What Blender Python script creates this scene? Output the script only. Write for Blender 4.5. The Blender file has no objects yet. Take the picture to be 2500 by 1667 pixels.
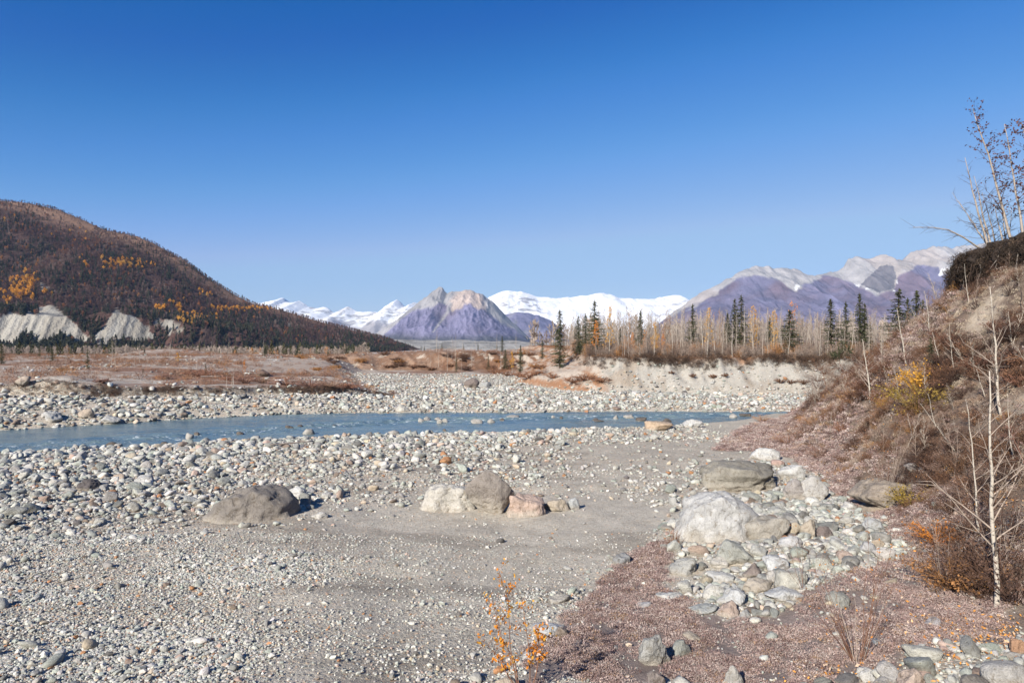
import bpy, math, random
import numpy as np

# ------------------------------------------------------------------ camera, sky, sun, exposure
SC = bpy.context.scene
COL = SC.collection
R = math.radians
FPX = 1667.0                      # focal length in pixels of the 2500 px wide photograph (24 mm lens)
CAMZ = 6.5                        # eye height over the river, metres
cam_data = bpy.data.cameras.new('camera'); cam = bpy.data.objects.new('camera', cam_data); COL.objects.link(cam)
cam_data.sensor_width = 36.0; cam_data.lens = 24.0
cam_data.clip_start = 0.1; cam_data.clip_end = 60000.0
cam.location = (0, 0, CAMZ); cam.rotation_euler = (R(90), 0, 0)
SC.camera = cam

SUN_AZ = R(33)                    # shadows run away from the lens, a little to the right
SUN_EL = R(29)
world = bpy.data.worlds.new('World'); SC.world = world; world.use_nodes = True
wn = world.node_tree.nodes; wl = world.node_tree.links
bg = wn['Background']; sky = wn.new('ShaderNodeTexSky'); sky.sky_type = 'NISHITA'; sky.sun_disc = False
sky.sun_elevation = SUN_EL; sky.sun_rotation = math.pi + SUN_AZ
sky.altitude = 1500; sky.air_density = 1.0; sky.dust_density = 0.15; sky.ozone_density = 10.0
# one colour response for the whole sky: the photograph's deep, saturated blue
cv = wn.new('ShaderNodeRGBCurve'); v1 = wn.new('ShaderNodeVectorMath'); v1.operation = 'SCALE'; v1.inputs['Scale'].default_value = 0.1
v2 = wn.new('ShaderNodeVectorMath'); v2.operation = 'SCALE'; v2.inputs['Scale'].default_value = 10.0
cv.mapping.use_clip = False; cv.mapping.extend = 'EXTRAPOLATED'
SKY_CURVE = ([(0.0, 0.0), (0.044, 0.0), (0.057, 0.014), (0.079, 0.058), (0.141, 0.215), (0.271, 0.29), (1.0, 0.8)],
             [(0.0, 0.0), (0.13, 0.070), (0.165, 0.125), (0.229, 0.205), (0.376, 0.335), (0.575, 0.40), (1.0, 0.72)],
             [(0.0, 0.0), (0.362, 0.295), (0.446, 0.385), (0.584, 0.465), (0.814, 0.505), (0.924, 0.53), (1.0, 0.57)])
for k, P in enumerate(SKY_CURVE):
    pts = cv.mapping.curves[k].points
    while len(pts) < len(P): pts.new(0.5, 0.5)
    for q, (a, b) in zip(pts, P): q.location = (a, b); q.handle_type = 'VECTOR'
cv.mapping.update()
wl.new(sky.outputs[0], v1.inputs[0]); wl.new(v1.outputs[0], cv.inputs['Color']); wl.new(cv.outputs[0], v2.inputs[0])
wl.new(v2.outputs[0], bg.inputs[0]); bg.inputs[1].default_value = 0.1
sun_d = bpy.data.lights.new('sun', 'SUN'); sun = bpy.data.objects.new('sun', sun_d); COL.objects.link(sun)
sun_d.energy = 5.0; sun_d.angle = R(0.53); sun_d.color = (1.0, 0.925, 0.81)
sun.rotation_euler = (R(90) - SUN_EL, 0, -SUN_AZ)
sun.location = (-40, -60, 60)
SC.view_settings.view_transform = 'Standard'; SC.view_settings.look = 'None'
SC.view_settings.exposure = 0.78; SC.view_settings.gamma = 1.0; SC.view_settings.use_curve_mapping = False
try:
    cy = SC.cycles
    cy.use_denoising = True; cy.max_bounces = 5; cy.diffuse_bounces = 2; cy.glossy_bounces = 2
    cy.transmission_bounces = 2; cy.transparent_max_bounces = 8; cy.volume_bounces = 0
except Exception:
    pass

rng = np.random.default_rng(11); random.seed(11)

# ------------------------------------------------------------------ noise
def _hash(ix, iy, s):
    h = (ix.astype(np.int64) * 374761393 + iy.astype(np.int64) * 668265263 + s * 982451653) & 0xffffffff
    h = ((h ^ (h >> 13)) * 1274126177) & 0xffffffff
    return ((h ^ (h >> 16)) & 0xffff) / 65535.0
def vnoise(x, y, s=0):
    x = np.asarray(x, float); y = np.asarray(y, float)
    ix = np.floor(x); iy = np.floor(y); fx = x - ix; fy = y - iy
    fx = fx * fx * fx * (fx * (fx * 6 - 15) + 10); fy = fy * fy * fy * (fy * (fy * 6 - 15) + 10)
    a = _hash(ix, iy, s); b = _hash(ix + 1, iy, s); c = _hash(ix, iy + 1, s); d = _hash(ix + 1, iy + 1, s)
    return (a + (b - a) * fx) * (1 - fy) + (c + (d - c) * fx) * fy
def fbm(x, y, o=4, s=0, g=0.5):
    t = 0; a = 1; n = 0; c, k = math.cos(0.6), math.sin(0.6)
    for i in range(o):
        t = t + a * (vnoise(x, y, s + i) * 2 - 1); n += a; a *= g
        x, y = (x * c - y * k) * 2.03, (x * k + y * c) * 2.03
    return t / n
def ridged(x, y, o=4, s=0, g=0.5):
    t = 0; a = 1; n = 0; c, k = math.cos(0.5), math.sin(0.5)
    for i in range(o):
        t = t + a * (1 - np.abs(vnoise(x, y, s + i) * 2 - 1)); n += a; a *= g
        x, y = (x * c - y * k) * 2.07, (x * k + y * c) * 2.07
    return t / n
def sstep(a, b, x):
    t = np.clip((x - a) / (b - a), 0, 1); return t * t * (3 - 2 * t)
def smin(a, b, k):
    h = np.clip(0.5 + 0.5 * (b - a) / k, 0, 1); return b + (a - b) * h - k * h * (1 - h)
def lerp(a, b, t):
    return a + (b - a) * t
def inpoly(x, y, P):
    x = np.asarray(x, float); y = np.asarray(y, float); r = np.zeros(x.shape, bool)
    n = len(P)
    for i in range(n):
        x0, y0 = P[i]; x1, y1 = P[(i + 1) % n]
        if y0 == y1: continue
        c = ((y0 > y) != (y1 > y)) & (x < (x1 - x0) * (y - y0) / (y1 - y0) + x0)
        r ^= c
    return r

# ------------------------------------------------------------------ the lie of the land (water at z = 0)
def shore(pts):
    o = []
    for u, v in pts:
        d = CAMZ * FPX / (v - 833.5); o.append(((u - 1250) / FPX * d, d))
    return o
_n = [(-70, 19), (-45, 31.5)] + shore([(0, 1112), (160, 1104), (319, 1096), (446, 1089), (542, 1081), (700, 1075), (869, 1069), (1060, 1062), (1250, 1058), (1423, 1049), (1583, 1044), (1678, 1037), (1806, 1027), (1886, 1011)]) + [(31, 61), (45, 63), (80, 74)]
_f = [(-75, 28), (-50, 43)] + shore([(0, 1051), (159, 1041), (287, 1035), (478, 1021), (700, 1011), (933, 1007), (1250, 1007), (1423, 1005), (1614, 1004), (1900, 1006)]) + [(31, 65), (45, 69), (80, 82)]
NX, NY = map(np.array, zip(*_n)); FX, FY = map(np.array, zip(*_f))
def y_near(x): return np.interp(x, NX, NY) + 0.35 * fbm(np.asarray(x, float) * 0.35, 3.3, 3, 71)
def y_far(x): return np.interp(x, FX, FY) + 0.3 * fbm(np.asarray(x, float) * 0.3, 7.7, 3, 72)
def toe(y): return np.interp(y, [-20, 5, 10, 15, 20, 25, 30, 38, 45, 52, 58, 64], [7, 7.2, 7.9, 9.2, 10.6, 11.7, 13, 15.2, 17.6, 20.3, 23.6, 27])
def crest(y): return np.interp(y, [-20, 20, 27, 30, 34, 38, 42, 50, 55, 60, 66], [13, 12, 10.6, 10.1, 8.9, 7.9, 7.0, 4.5, 2.4, 0.4, 0])
def hill_rise(x, y, bar):
    sl = np.interp(y, [12, 22, 27, 31, 36, 42, 50, 58], [0.9, 1.0, 1.12, 1.15, 1.0, 0.8, 0.66, 0.5])
    t = x - toe(y) + 0.5 * fbm(x * 0.4, y * 0.4, 3, 21)
    add = sl * np.where(t > 0, t, 0) * (1 - np.exp(-np.clip(t, 0, 99) / 1.6)) + 0.3 * fbm(x * 0.5, y * 0.5, 3, 25) * sstep(0, 3, t)
    cap = np.maximum(crest(y) + 0.35 * fbm(x * 0.3, y * 0.3, 3, 26) - bar, 0)
    return np.maximum(smin(add, cap, 0.8), 0) * (t > 0)
def d_left(x, y):
    ye = np.interp(x, [-120, -45, -37, -30, -20, -14], [48, 58, 60, 63.5, 70, 75]) + 0.8 * fbm(x * 0.25, y * 0.1, 3, 33)
    xb = np.interp(y, [60, 75, 90, 114, 130, 200], [-12, -13, -19, -27, -28, -30]) + 1.2 * fbm(x * 0.1, y * 0.2, 3, 34)
    return ye, xb
def d_terr(x, y):
    yc = np.interp(x, [-5, 1, 4, 6, 9, 11, 25, 40, 60], [112, 96, 89, 84.5, 81.5, 80.5, 80, 79.5, 83]) + 0.7 * fbm(x * 0.22, 1.7, 3, 41)
    xl = np.interp(y, [80, 86, 92, 105, 125, 400], [5.5, 3, 1.0, 0.5, 1, -20]) + 0.8 * fbm(2.2, y * 0.2, 3, 42)
    return np.minimum(y - yc, (x - xl) * 0.9)
def t_width(x): return np.interp(x, [4, 9, 13], [9.5, 8.5, 3.6])
def d_mound(x, y):
    ym = 127 + 3.0 * fbm(x * 0.09, 4.4, 3, 45)
    return np.minimum(y - ym, (x + 47) * 0.7)
def H(x, y):
    x = np.asarray(x, float); y = np.asarray(y, float)
    x, y = np.broadcast_arrays(x, y)
    yn = y_near(x); yf = y_far(x); s = yn - y; f = y - yf
    # near side
    sp = np.maximum(s, 0)
    bar = 0.28 * (1 - np.exp(-sp / 1.2)) + 0.025 * np.minimum(sp, 45) + 0.05 * np.maximum(0, 15 - y) ** 1.15 + 3.0 * sstep(8.5, 1.5, y)
    bar = bar + (0.16 * fbm(x * 0.17, y * 0.17, 3, 1) + 0.05 * fbm(x * 0.9, y * 0.9, 3, 5)) * sstep(0, 3, sp)
    bar = bar + 0.35 * sstep(4.0, 7.5, x) * sstep(24, 16, y) * (1 + 0.3 * fbm(x * .5, y * .5, 2, 8))
    bar = bar + hill_rise(x, y, bar)
    near = bar
    # far side
    fp = np.maximum(f, 0)
    base = 0.25 * (1 - np.exp(-fp / 1.0)) + np.minimum(0.012 * fp, 0.75) + 0.12 * fbm(x * 0.2, y * 0.2, 3, 11) * sstep(0, 3, fp)
    ye, xb = d_left(x, y)
    t = np.clip(fp / np.maximum(ye - yf, 1.0), 0, 1)
    zl = np.interp(x, [-60, -42, -20, -13], [2.35, 2.2, 1.45, 0.75]) + 0.25 * sstep(80, 130, y)
    zl = zl + 0.9 * np.exp(-(((x + 40.5) / 3.6) ** 2 + ((y - 61.5) / 3.0) ** 2)) + 0.3 * fbm(x * 0.06, y * 0.06, 3, 13) * sstep(ye, ye + 20, y)
    left = zl * (0.66 * t ** 0.85 + 0.34 * sstep(0.94, 1.0, t)) * sstep(-1, 5, xb - x)
    dt = d_terr(x, y); w = t_width(x)
    zt = 4.05 + 0.35 * fbm(x * 0.08, y * 0.08, 3, 14) + 0.15 * sstep(90, 120, y)
    q = np.clip((dt + (0.5 * fbm(x * 0.8, y * 0.8, 3, 15) + 1.3 * (ridged(x * 0.42, y * 0.05, 3, 27) - 0.55)) * sstep(0, 2, dt)) / w, 0, 1)
    terr = zt * (0.9 * q ** 0.8 + 0.1 * sstep(0.85, 1, q))
    dm = d_mound(x, y)
    zm = 3.1 + 0.7 * fbm(x * 0.07 + 3, y * 0.05, 3, 16)
    mound = zm * sstep(0, 11, dm + 1.4 * fbm(x * 0.15, y * 0.15, 3, 17) + 5.0 * (ridged((x + 0.4 * y) * 0.11, y * 0.02, 3, 29) - 0.5))
    terr = terr * sstep(330, 200, y); mound = mound * sstep(225, 165, y)
    drop = -14.5 * np.clip((y - 150) / 600, 0, 1) ** 0.9
    small = 1.5 * np.exp(-(((x + 82) / 9) ** 2 + ((y - 165) / 10) ** 2))
    plain = (2.4 + 0.3 * fbm(x * 0.02, y * 0.02, 3, 18)) * sstep(100, 190, y)
    far = base + np.maximum.reduce([left, terr, mound, plain - base]) + small + drop * np.maximum(1 - sstep(-2, 2, dt), sstep(200, 330, y))
    far = far + 0.05 * fbm(x * 0.7, y * 0.7, 3, 19) * sstep(1, 4, fp)
    bed = -0.55 * (1 - np.exp(-np.minimum(np.maximum(-s, 0), np.maximum(-f, 0)) / 1.4))
    z = np.where(s > 0, near, np.where(f > 0, far, bed))
    return z
def ray(u, v, y0=4.0, y1=420.0):
    """where the sight line through a pixel of the photograph meets the ground"""
    y = np.geomspace(y0, y1, 2600); x = (u - 1250) / FPX * y; z = CAMZ - (v - 833.5) / FPX * y
    b = np.nonzero(H(x, y) >= z)[0]
    i = b[0] if len(b) else len(y) - 1
    return float(x[i]), float(y[i]), float(H(x[i], y[i]))
def px(x, y, z): return 1250 + FPX * x / y, 833.5 + FPX * (CAMZ - z) / y

# ------------------------------------------------------------------ meshes
class MB:
    """collects vertices and polygons; build() links them as one mesh object"""
    def __init__(s): s.v = []; s.l = []; s.t = []; s.n = 0
    def add(s, v, f):
        v = np.asarray(v, float).reshape(-1, 3); f = np.asarray(f, int)
        s.v.append(v); s.l.append((f + s.n).ravel()); s.t.append(np.full(len(f), f.shape[1])); s.n += len(v)
    def tube(s, P, rad, k=4):
        P = np.asarray(P, float); n = len(P); rad = np.broadcast_to(np.asarray(rad, float), (n,))
        T = np.gradient(P, axis=0); T /= np.linalg.norm(T, axis=1, keepdims=True) + 1e-9
        up = np.where(np.abs(T[:, 2:3]) > 0.9, np.array([[1.0, 0, 0]]), np.array([[0, 0, 1.0]]))
        A = np.cross(T, up); A /= np.linalg.norm(A, axis=1, keepdims=True) + 1e-9; B = np.cross(T, A)
        a = np.arange(k) * 2 * math.pi / k
        V = P[:, None] + rad[:, None, None] * (np.cos(a)[None, :, None] * A[:, None] + np.sin(a)[None, :, None] * B[:, None])
        i = np.arange(n - 1)[:, None] * k; j = np.arange(k)[None]; j2 = (j + 1) % k
        F = np.stack([i + j, i + j2, i + k + j2, i + k + j], -1).reshape(-1, 4)
        s.add(V, F); s.l.append(np.arange(k) + s.n - k); s.t.append(np.array([k]))
    def blades(s, c, d, w, up=None):
        """thin leaf quads: centres c, half-length vectors d, half-width vectors w"""
        c = np.asarray(c, float); n = len(c)
        V = np.stack([c - d, c + w, c + d, c - w], 1).reshape(-1, 3)
        s.add(V, np.arange(4 * n).reshape(n, 4))
    def data(s, name, mat=None, smooth=True):
        me = bpy.data.meshes.new(name); V = np.concatenate(s.v); L = np.concatenate(s.l); T = np.concatenate(s.t)
        me.vertices.add(len(V)); me.vertices.foreach_set('co', V.astype(np.float32).ravel())
        me.loops.add(len(L)); me.loops.foreach_set('vertex_index', L.astype(np.int32))
        me.polygons.add(len(T)); me.polygons.foreach_set('loop_start', (np.cumsum(T) - T).astype(np.int32))
        me.update(calc_edges=True); me.validate()
        if smooth: me.polygons.foreach_set('use_smooth', np.ones(len(me.polygons), bool))
        if mat: me.materials.append(mat)
        return me
def tag(o, label=None, cat=None, group=None, kind=None):
    if label: o['label'] = label
    if cat: o['category'] = cat
    if group: o['group'] = group
    if kind: o['kind'] = kind
    return o
def link(name, me, parent=None, loc=None, rot=None, sc=None):
    o = bpy.data.objects.new(name, me); COL.objects.link(o)
    if parent: o.parent = parent
    if loc is not None: o.location = loc
    if rot is not None: o.rotation_euler = rot
    if sc is not None: o.scale = sc
    return o
def empty(name, loc, rz=0): 
    o = bpy.data.objects.new(name, None); COL.objects.link(o); o.location = loc; o.rotation_euler = (0, 0, rz)
    o.empty_display_size = 0.2; return o
def grid_mesh(name, X, Y, Z, cols=None, mat=None):
    ny, nx = X.shape; mb = MB()
    i = np.arange(ny - 1)[:, None] * nx; j = np.arange(nx - 1)[None]
    F = np.stack([i + j, i + j + 1, i + nx + j + 1, i + nx + j], -1).reshape(-1, 4)
    mb.add(np.stack([X, Y, Z], -1).reshape(-1, 3), F); me = mb.data(name, mat)
    for k, c in (cols or {}).items():
        c = np.asarray(c, float)
        if c.ndim == 3:
            at = me.attributes.new(k, 'FLOAT_COLOR', 'POINT')
            at.data.foreach_set('color', np.concatenate([c.reshape(-1, 3), np.ones((nx * ny, 1))], 1).astype(np.float32).ravel())
        else:
            at = me.attributes.new(k, 'FLOAT', 'POINT'); at.data.foreach_set('value', c.astype(np.float32).ravel())
    return me

# ------------------------------------------------------------------ materials
def mat_new(name):
    m = bpy.data.materials.new(name); m.use_nodes = True; nt = m.node_tree
    return m, nt.nodes, nt.links, nt.nodes['Principled BSDF']
def N(nodes, t, **kw):
    n = nodes.new(t)
    for k, v in kw.items():
        if k in n.inputs: n.inputs[k].default_value = v
        else: setattr(n, k, v)
    return n
def mathn(nd, lk, op, a, b=None, clamp=False):
    n = nd.new('ShaderNodeMath'); n.operation = op; n.use_clamp = clamp
    for i, q in enumerate((a, b)):
        if q is None: continue
        if isinstance(q, (int, float)): n.inputs[i].default_value = q
        else: lk.new(q, n.inputs[i])
    return n.outputs[0]
def mix(nd, lk, mode, fac, a, b):
    n = nd.new('ShaderNodeMix'); n.data_type = 'RGBA'; n.blend_type = mode
    for i, q in ((0, fac), (6, a), (7, b)):
        if isinstance(q, (int, float)): n.inputs[i].default_value = q
        elif isinstance(q, tuple): n.inputs[i].default_value = (*q, 1)
        else: lk.new(q, n.inputs[i])
    return n.outputs[2]
def ramp(nd, lk, src, stops):
    n = nd.new('ShaderNodeValToRGB'); e = n.color_ramp.elements
    while len(e) < len(stops): e.new(0.5)
    for q, (p, c) in zip(e, stops): q.position = p; q.color = (*c, 1) if len(c) == 3 else c
    lk.new(src, n.inputs[0]); return n.outputs[0]
def bump(nd, lk, h, strength, dist, bs):
    b = nd.new('ShaderNodeBump'); b.inputs['Strength'].default_value = strength; b.inputs['Distance'].default_value = dist
    lk.new(h, b.inputs['Height']); lk.new(b.outputs[0], bs.inputs['Normal'])
g3 = lambda v: (v, v, v)

def stone_material(name, source, relief=0.8):
    m, nd, lk, bs = mat_new(name)
    if source == 'object':
        oi = nd.new('ShaderNodeObjectInfo'); col = oi.outputs['Color']
    else:
        at = nd.new('ShaderNodeAttribute'); at.attribute_type = 'INSTANCER'; at.attribute_name = 'scol'; col = at.outputs['Color']
        oi = nd.new('ShaderNodeObjectInfo')
    tc = nd.new('ShaderNodeTexCoord')
    va = nd.new('ShaderNodeVectorMath'); va.operation = 'ADD'; lk.new(tc.outputs['Object'], va.inputs[0])
    cmb = nd.new('ShaderNodeCombineXYZ'); rr = mathn(nd, lk, 'MULTIPLY', oi.outputs['Random'], 37.0)
    lk.new(rr, cmb.inputs[0]); lk.new(rr, cmb.inputs[1]); lk.new(cmb.outputs[0], va.inputs[1])
    n1 = N(nd, 'ShaderNodeTexNoise', Scale=2.2, Detail=5.0, Roughness=0.65); lk.new(va.outputs[0], n1.inputs['Vector'])
    n2 = N(nd, 'ShaderNodeTexNoise', Scale=26.0, Detail=3.0, Roughness=0.7); lk.new(va.outputs[0], n2.inputs['Vector'])
    f1 = ramp(nd, lk, n1.outputs[0], [(0.3, g3(0.72)), (0.55, g3(1.0)), (0.75, g3(1.12))])
    f2 = ramp(nd, lk, n2.outputs[0], [(0.32, g3(0.7)), (0.5, g3(1.0)), (0.7, g3(1.15))])
    if source == 'object':            # silt dried onto the foot of the stone
        sx = nd.new('ShaderNodeSeparateXYZ'); lk.new(tc.outputs['Generated'], sx.inputs[0])
        dz = mathn(nd, lk, 'ADD', sx.outputs[2], mathn(nd, lk, 'MULTIPLY', mathn(nd, lk, 'SUBTRACT', n1.outputs[0], 0.5), 0.7))
        col = mix(nd, lk, 'MIX', ramp(nd, lk, dz, [(0.28, g3(0.75)), (0.5, g3(0.0))]), col, (0.40, 0.365, 0.31))
    c = mix(nd, lk, 'MULTIPLY', 1.0, col, f1); c = mix(nd, lk, 'MULTIPLY', 0.75, c, f2)
    n4 = N(nd, 'ShaderNodeTexNoise', Scale=5.5, Detail=6.0, Roughness=0.75, Distortion=1.2); lk.new(va.outputs[0], n4.inputs['Vector'])
    c = mix(nd, lk, 'MULTIPLY', 1.0, c, ramp(nd, lk, n4.outputs[0], [(0.36, (0.62, 0.57, 0.5)), (0.47, g3(1.0)), (0.7, g3(1.1))]))
    lk.new(c, bs.inputs['Base Color']); bs.inputs['Roughness'].default_value = 0.85
    h = mathn(nd, lk, 'ADD', n1.outputs[0], mathn(nd, lk, 'MULTIPLY', n2.outputs[0], 0.3)); h = mathn(nd, lk, 'ADD', h, mathn(nd, lk, 'MULTIPLY', n4.outputs[0], 0.7))
    bump(nd, lk, h, relief, 0.14, bs); return m
M_STONE = stone_material('stone', 'object'); M_STONES = stone_material('stone_mass', 'inst', 0.5); M_GRIT = stone_material('grit_mass', 'inst', 0.08)

def plain_material(name, col, rough=0.9, var=0.3, scale=8.0, source=None, translucent=0.0, attr='scol'):
    m, nd, lk, bs = mat_new(name)
    if source == 'object': c = nd.new('ShaderNodeObjectInfo').outputs['Color']
    elif source == 'inst':
        at = nd.new('ShaderNodeAttribute'); at.attribute_type = 'INSTANCER'; at.attribute_name = attr; c = at.outputs['Color']
    else:
        r = nd.new('ShaderNodeRGB'); r.outputs[0].default_value = (*col, 1); c = r.outputs[0]
    tc = nd.new('ShaderNodeTexCoord'); n1 = N(nd, 'ShaderNodeTexNoise', Scale=scale, Detail=3.0)
    lk.new(tc.outputs['Object'], n1.inputs['Vector'])
    f1 = ramp(nd, lk, n1.outputs[0], [(0.25, g3(1 - var)), (0.75, g3(1 + var))])
    c = mix(nd, lk, 'MULTIPLY', 1.0, c, f1); lk.new(c, bs.inputs['Base Color']); bs.inputs['Roughness'].default_value = rough
    bs.inputs['Specular IOR Level'].default_value = 0.25
    if translucent:
        tr = nd.new('ShaderNodeBsdfTranslucent'); lk.new(c, tr.inputs[0]); ms = nd.new('ShaderNodeMixShader'); ms.inputs[0].default_value = translucent
        lk.new(bs.outputs[0], ms.inputs[1]); lk.new(tr.outputs[0], ms.inputs[2]); lk.new(ms.outputs[0], nd['Material Output'].inputs[0])
    return m
def bark_material(name, pale, dark, sc=7.0):
    m, nd, lk, bs = mat_new(name); tc = nd.new('ShaderNodeTexCoord')
    mp = N(nd, 'ShaderNodeMapping'); mp.inputs['Scale'].default_value = (1, 1, 2.6); lk.new(tc.outputs['Object'], mp.inputs[0])
    n1 = N(nd, 'ShaderNodeTexNoise', Scale=sc, Detail=4.0, Roughness=0.7); lk.new(mp.outputs[0], n1.inputs['Vector'])
    c = ramp(nd, lk, n1.outputs[0], [(0.36, dark), (0.46, pale), (0.8, tuple(min(1, q * 1.15) for q in pale))])
    lk.new(c, bs.inputs['Base Color']); bs.inputs['Roughness'].default_value = 0.8; return m
M_BARKP = bark_material('pale_bark', (0.38, 0.345, 0.295), (0.09, 0.075, 0.065), 11.0)
M_BARKG = bark_material('grey_bark', (0.31, 0.265, 0.225), (0.14, 0.115, 0.095), 4.0)
M_BARKD = bark_material('dark_bark', (0.11, 0.075, 0.055), (0.05, 0.035, 0.028))
M_TWIG = plain_material('grey_twig', (0.30, 0.245, 0.205))
M_TWIGB = plain_material('brown_twig', (0.17, 0.09, 0.06))
M_TWIGD = plain_material('dark_twig', (0.075, 0.05, 0.04))
M_NEEDLE = plain_material('spruce_needles', (0.055, 0.062, 0.030), var=0.45, scale=3.0, translucent=0.15)
M_ORANGE = plain_material('orange_leaves', (0.62, 0.23, 0.03), var=0.35, scale=6.0, translucent=0.35)
M_YELLOW = plain_material('yellow_leaves', (0.62, 0.33, 0.05), var=0.35, scale=6.0, translucent=0.35)
M_OLIVE = plain_material('olive_leaves', (0.30, 0.21, 0.05), var=0.4, scale=6.0, translucent=0.3)
M_CATKIN = plain_material('withered_leaves', (0.11, 0.05, 0.042), var=0.4, translucent=0.2)
M_MASS = plain_material('vegetation_mass', None, source='inst', var=0.35, scale=4.0, translucent=0.15)
M_BUSH = plain_material('bush', None, source='object', var=0.4, scale=3.0, translucent=0.15)
M_WOOD = plain_material('driftwood', (0.22, 0.16, 0.12), var=0.4)
M_WHITE = plain_material('white_paint', (0.75, 0.76, 0.76), var=0.06)

# ------------------------------------------------------------------ masses made of small pieces
def proto_collection(name, meshes):
    c = bpy.data.collections.new(name)
    for i, me in enumerate(meshes):
        c.objects.link(bpy.data.objects.new('%s_%02d' % (name, i), me))
    return c
_groups = {}
def mass_group(coll):
    if coll.name in _groups: return _groups[coll.name]
    g = bpy.data.node_groups.new('mass_' + coll.name, 'GeometryNodeTree')
    g.interface.new_socket('Geometry', in_out='INPUT', socket_type='NodeSocketGeometry')
    g.interface.new_socket('Geometry', in_out='OUTPUT', socket_type='NodeSocketGeometry')
    n = g.nodes; gi = n.new('NodeGroupInput'); go = n.new('NodeGroupOutput')
    ci = n.new('GeometryNodeCollectionInfo'); ci.inputs[0].default_value = coll; ci.inputs[1].default_value = True; ci.inputs[2].default_value = True
    ip = n.new('GeometryNodeInstanceOnPoints'); ip.inputs['Pick Instance'].default_value = True
    def at(nm, ty):
        a = n.new('GeometryNodeInputNamedAttribute'); a.data_type = ty; a.inputs[0].default_value = nm; return a.outputs[0]
    L = g.links.new
    L(gi.outputs[0], ip.inputs['Points']); L(ci.outputs[0], ip.inputs['Instance']); L(at('idx', 'INT'), ip.inputs['Instance Index'])
    L(at('rot', 'FLOAT_VECTOR'), ip.inputs['Rotation']); L(at('scl', 'FLOAT_VECTOR'), ip.inputs['Scale']); L(ip.outputs[0], go.inputs[0])
    _groups[coll.name] = g; return g
def mass(name, coll, P, rot, scl, col, label, cat):
    n = len(P); me = bpy.data.meshes.new(name); me.vertices.add(n)
    me.vertices.foreach_set('co', np.asarray(P, np.float32).ravel())
    def put(nm, ty, a, k): me.attributes.new(nm, ty, 'POINT').data.foreach_set(k, np.ascontiguousarray(a).ravel())
    put('rot', 'FLOAT_VECTOR', np.asarray(rot, np.float32), 'vector')
    scl = np.asarray(scl, np.float32); scl = np.repeat(scl[:, None], 3, 1) if scl.ndim == 1 else scl
    put('scl', 'FLOAT_VECTOR', scl, 'vector')
    put('idx', 'INT', rng.integers(0, len(coll.objects), n).astype(np.int32), 'value')
    put('scol', 'FLOAT_COLOR', np.concatenate([np.asarray(col, np.float32), np.ones((n, 1), np.float32)], 1), 'color')
    o = link(name, me); md = o.modifiers.new('pieces', 'NODES'); md.node_group = mass_group(coll)
    return tag(o, label, cat, kind='stuff')

# ------------------------------------------------------------------ what covers the ground
def world_poly(P): return [ray(u, v)[:2] for u, v in P]
CTRL = [(0,1150,1,.8),(300,1130,1,.8),(600,1100,1,.8),(900,1080,.95,.8),(1200,1075,.8,.8),(1450,1065,.6,.7),(1650,1055,.35,.6),(0,1250,.7,.9),(200,1250,.6,.9),
 (420,1180,.7,.9),(700,1150,.45,1),(900,1130,.5,1),(1100,1120,.4,1),(1300,1110,.25,.9),(1500,1100,.1,.6),(1700,1100,.05,.5),(1000,1170,.2,.8),(0,1350,.25,1),
 (200,1350,.15,1),(450,1340,.03,.5),(620,1330,0,.3),(850,1300,.01,.2),(1100,1290,0,.1),(1400,1270,0,.02),(1550,1250,0,.0),(1480,1330,0,.0),(1550,1180,.12,.4),(0,1500,.12,1),
 (200,1550,.1,1),(450,1450,.08,1),(600,1400,.08,1),(450,1600,.05,.9),(720,1480,.01,.28),(900,1450,.0,.12),(1200,1400,.0,.06),(850,1600,.01,.2),(1100,1600,.03,.3),
 (1350,1450,.03,.35),(1500,1450,.03,.15),(1750,1150,.3,.6),(1800,1300,1,.8),(1900,1250,1,.8),(1950,1400,.9,.8),(1800,1450,.9,.7),(2100,1300,.6,.7),(1600,1550,.02,.08),
 (2000,1600,.15,.3),(2250,1640,.6,.7),(2450,1640,.5,.7),(2300,1500,.15,.3),(1900,1150,.5,.5),(2000,1100,.12,.3),(1800,1050,.1,.3),(1650,1230,.1,.2),(1620,1400,.1,.1)]
_c = np.array([(*ray(u, v)[:2], a, b) for u, v, a, b in CTRL])
def stoniness(x, y):
    x = np.asarray(x, float); y = np.asarray(y, float); w = 0; a = 0; b = 0
    for cx, cy_, ca, cb in _c:
        d2 = ((x - cx) ** 2 + ((y - cy_) * 0.75) ** 2) / (cy_ * cy_) * 400 + 0.02
        k = 1 / (d2 * d2); w = w + k; a = a + k * ca; b = b + k * cb
    return a / w, b / w
MOSS1 = world_poly([(1300,1566),(1390,1480),(1480,1390),(1560,1345),(1640,1330),(1620,1420),(1690,1500),(1900,1510),(2010,1430),(2200,1350),(2320,1300),(2490,1200),(2495,1580),(2250,1600),(2050,1660),(1420,1664),(1270,1664)])
MOSS2 = world_poly([(1740,1100),(1800,1050),(1890,1022),(2000,1010),(2100,1040),(2130,1090),(2060,1150),(1960,1125),(1880,1105)])
def mossiness(x, y):
    jx = x + 0.35 * fbm(x * 1.3, y * 1.3, 3, 51); jy = y + 0.5 * fbm(x * 1.3, y * 1.3, 3, 52)
    m = (inpoly(jx, jy, MOSS1) | inpoly(jx, jy, MOSS2)).astype(float)
    s = sstep(-0.3, 0.8, jx - toe(jy)) * (y < y_near(x) - 0.8) * (y < 62)
    return np.maximum(m, s), s
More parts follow.
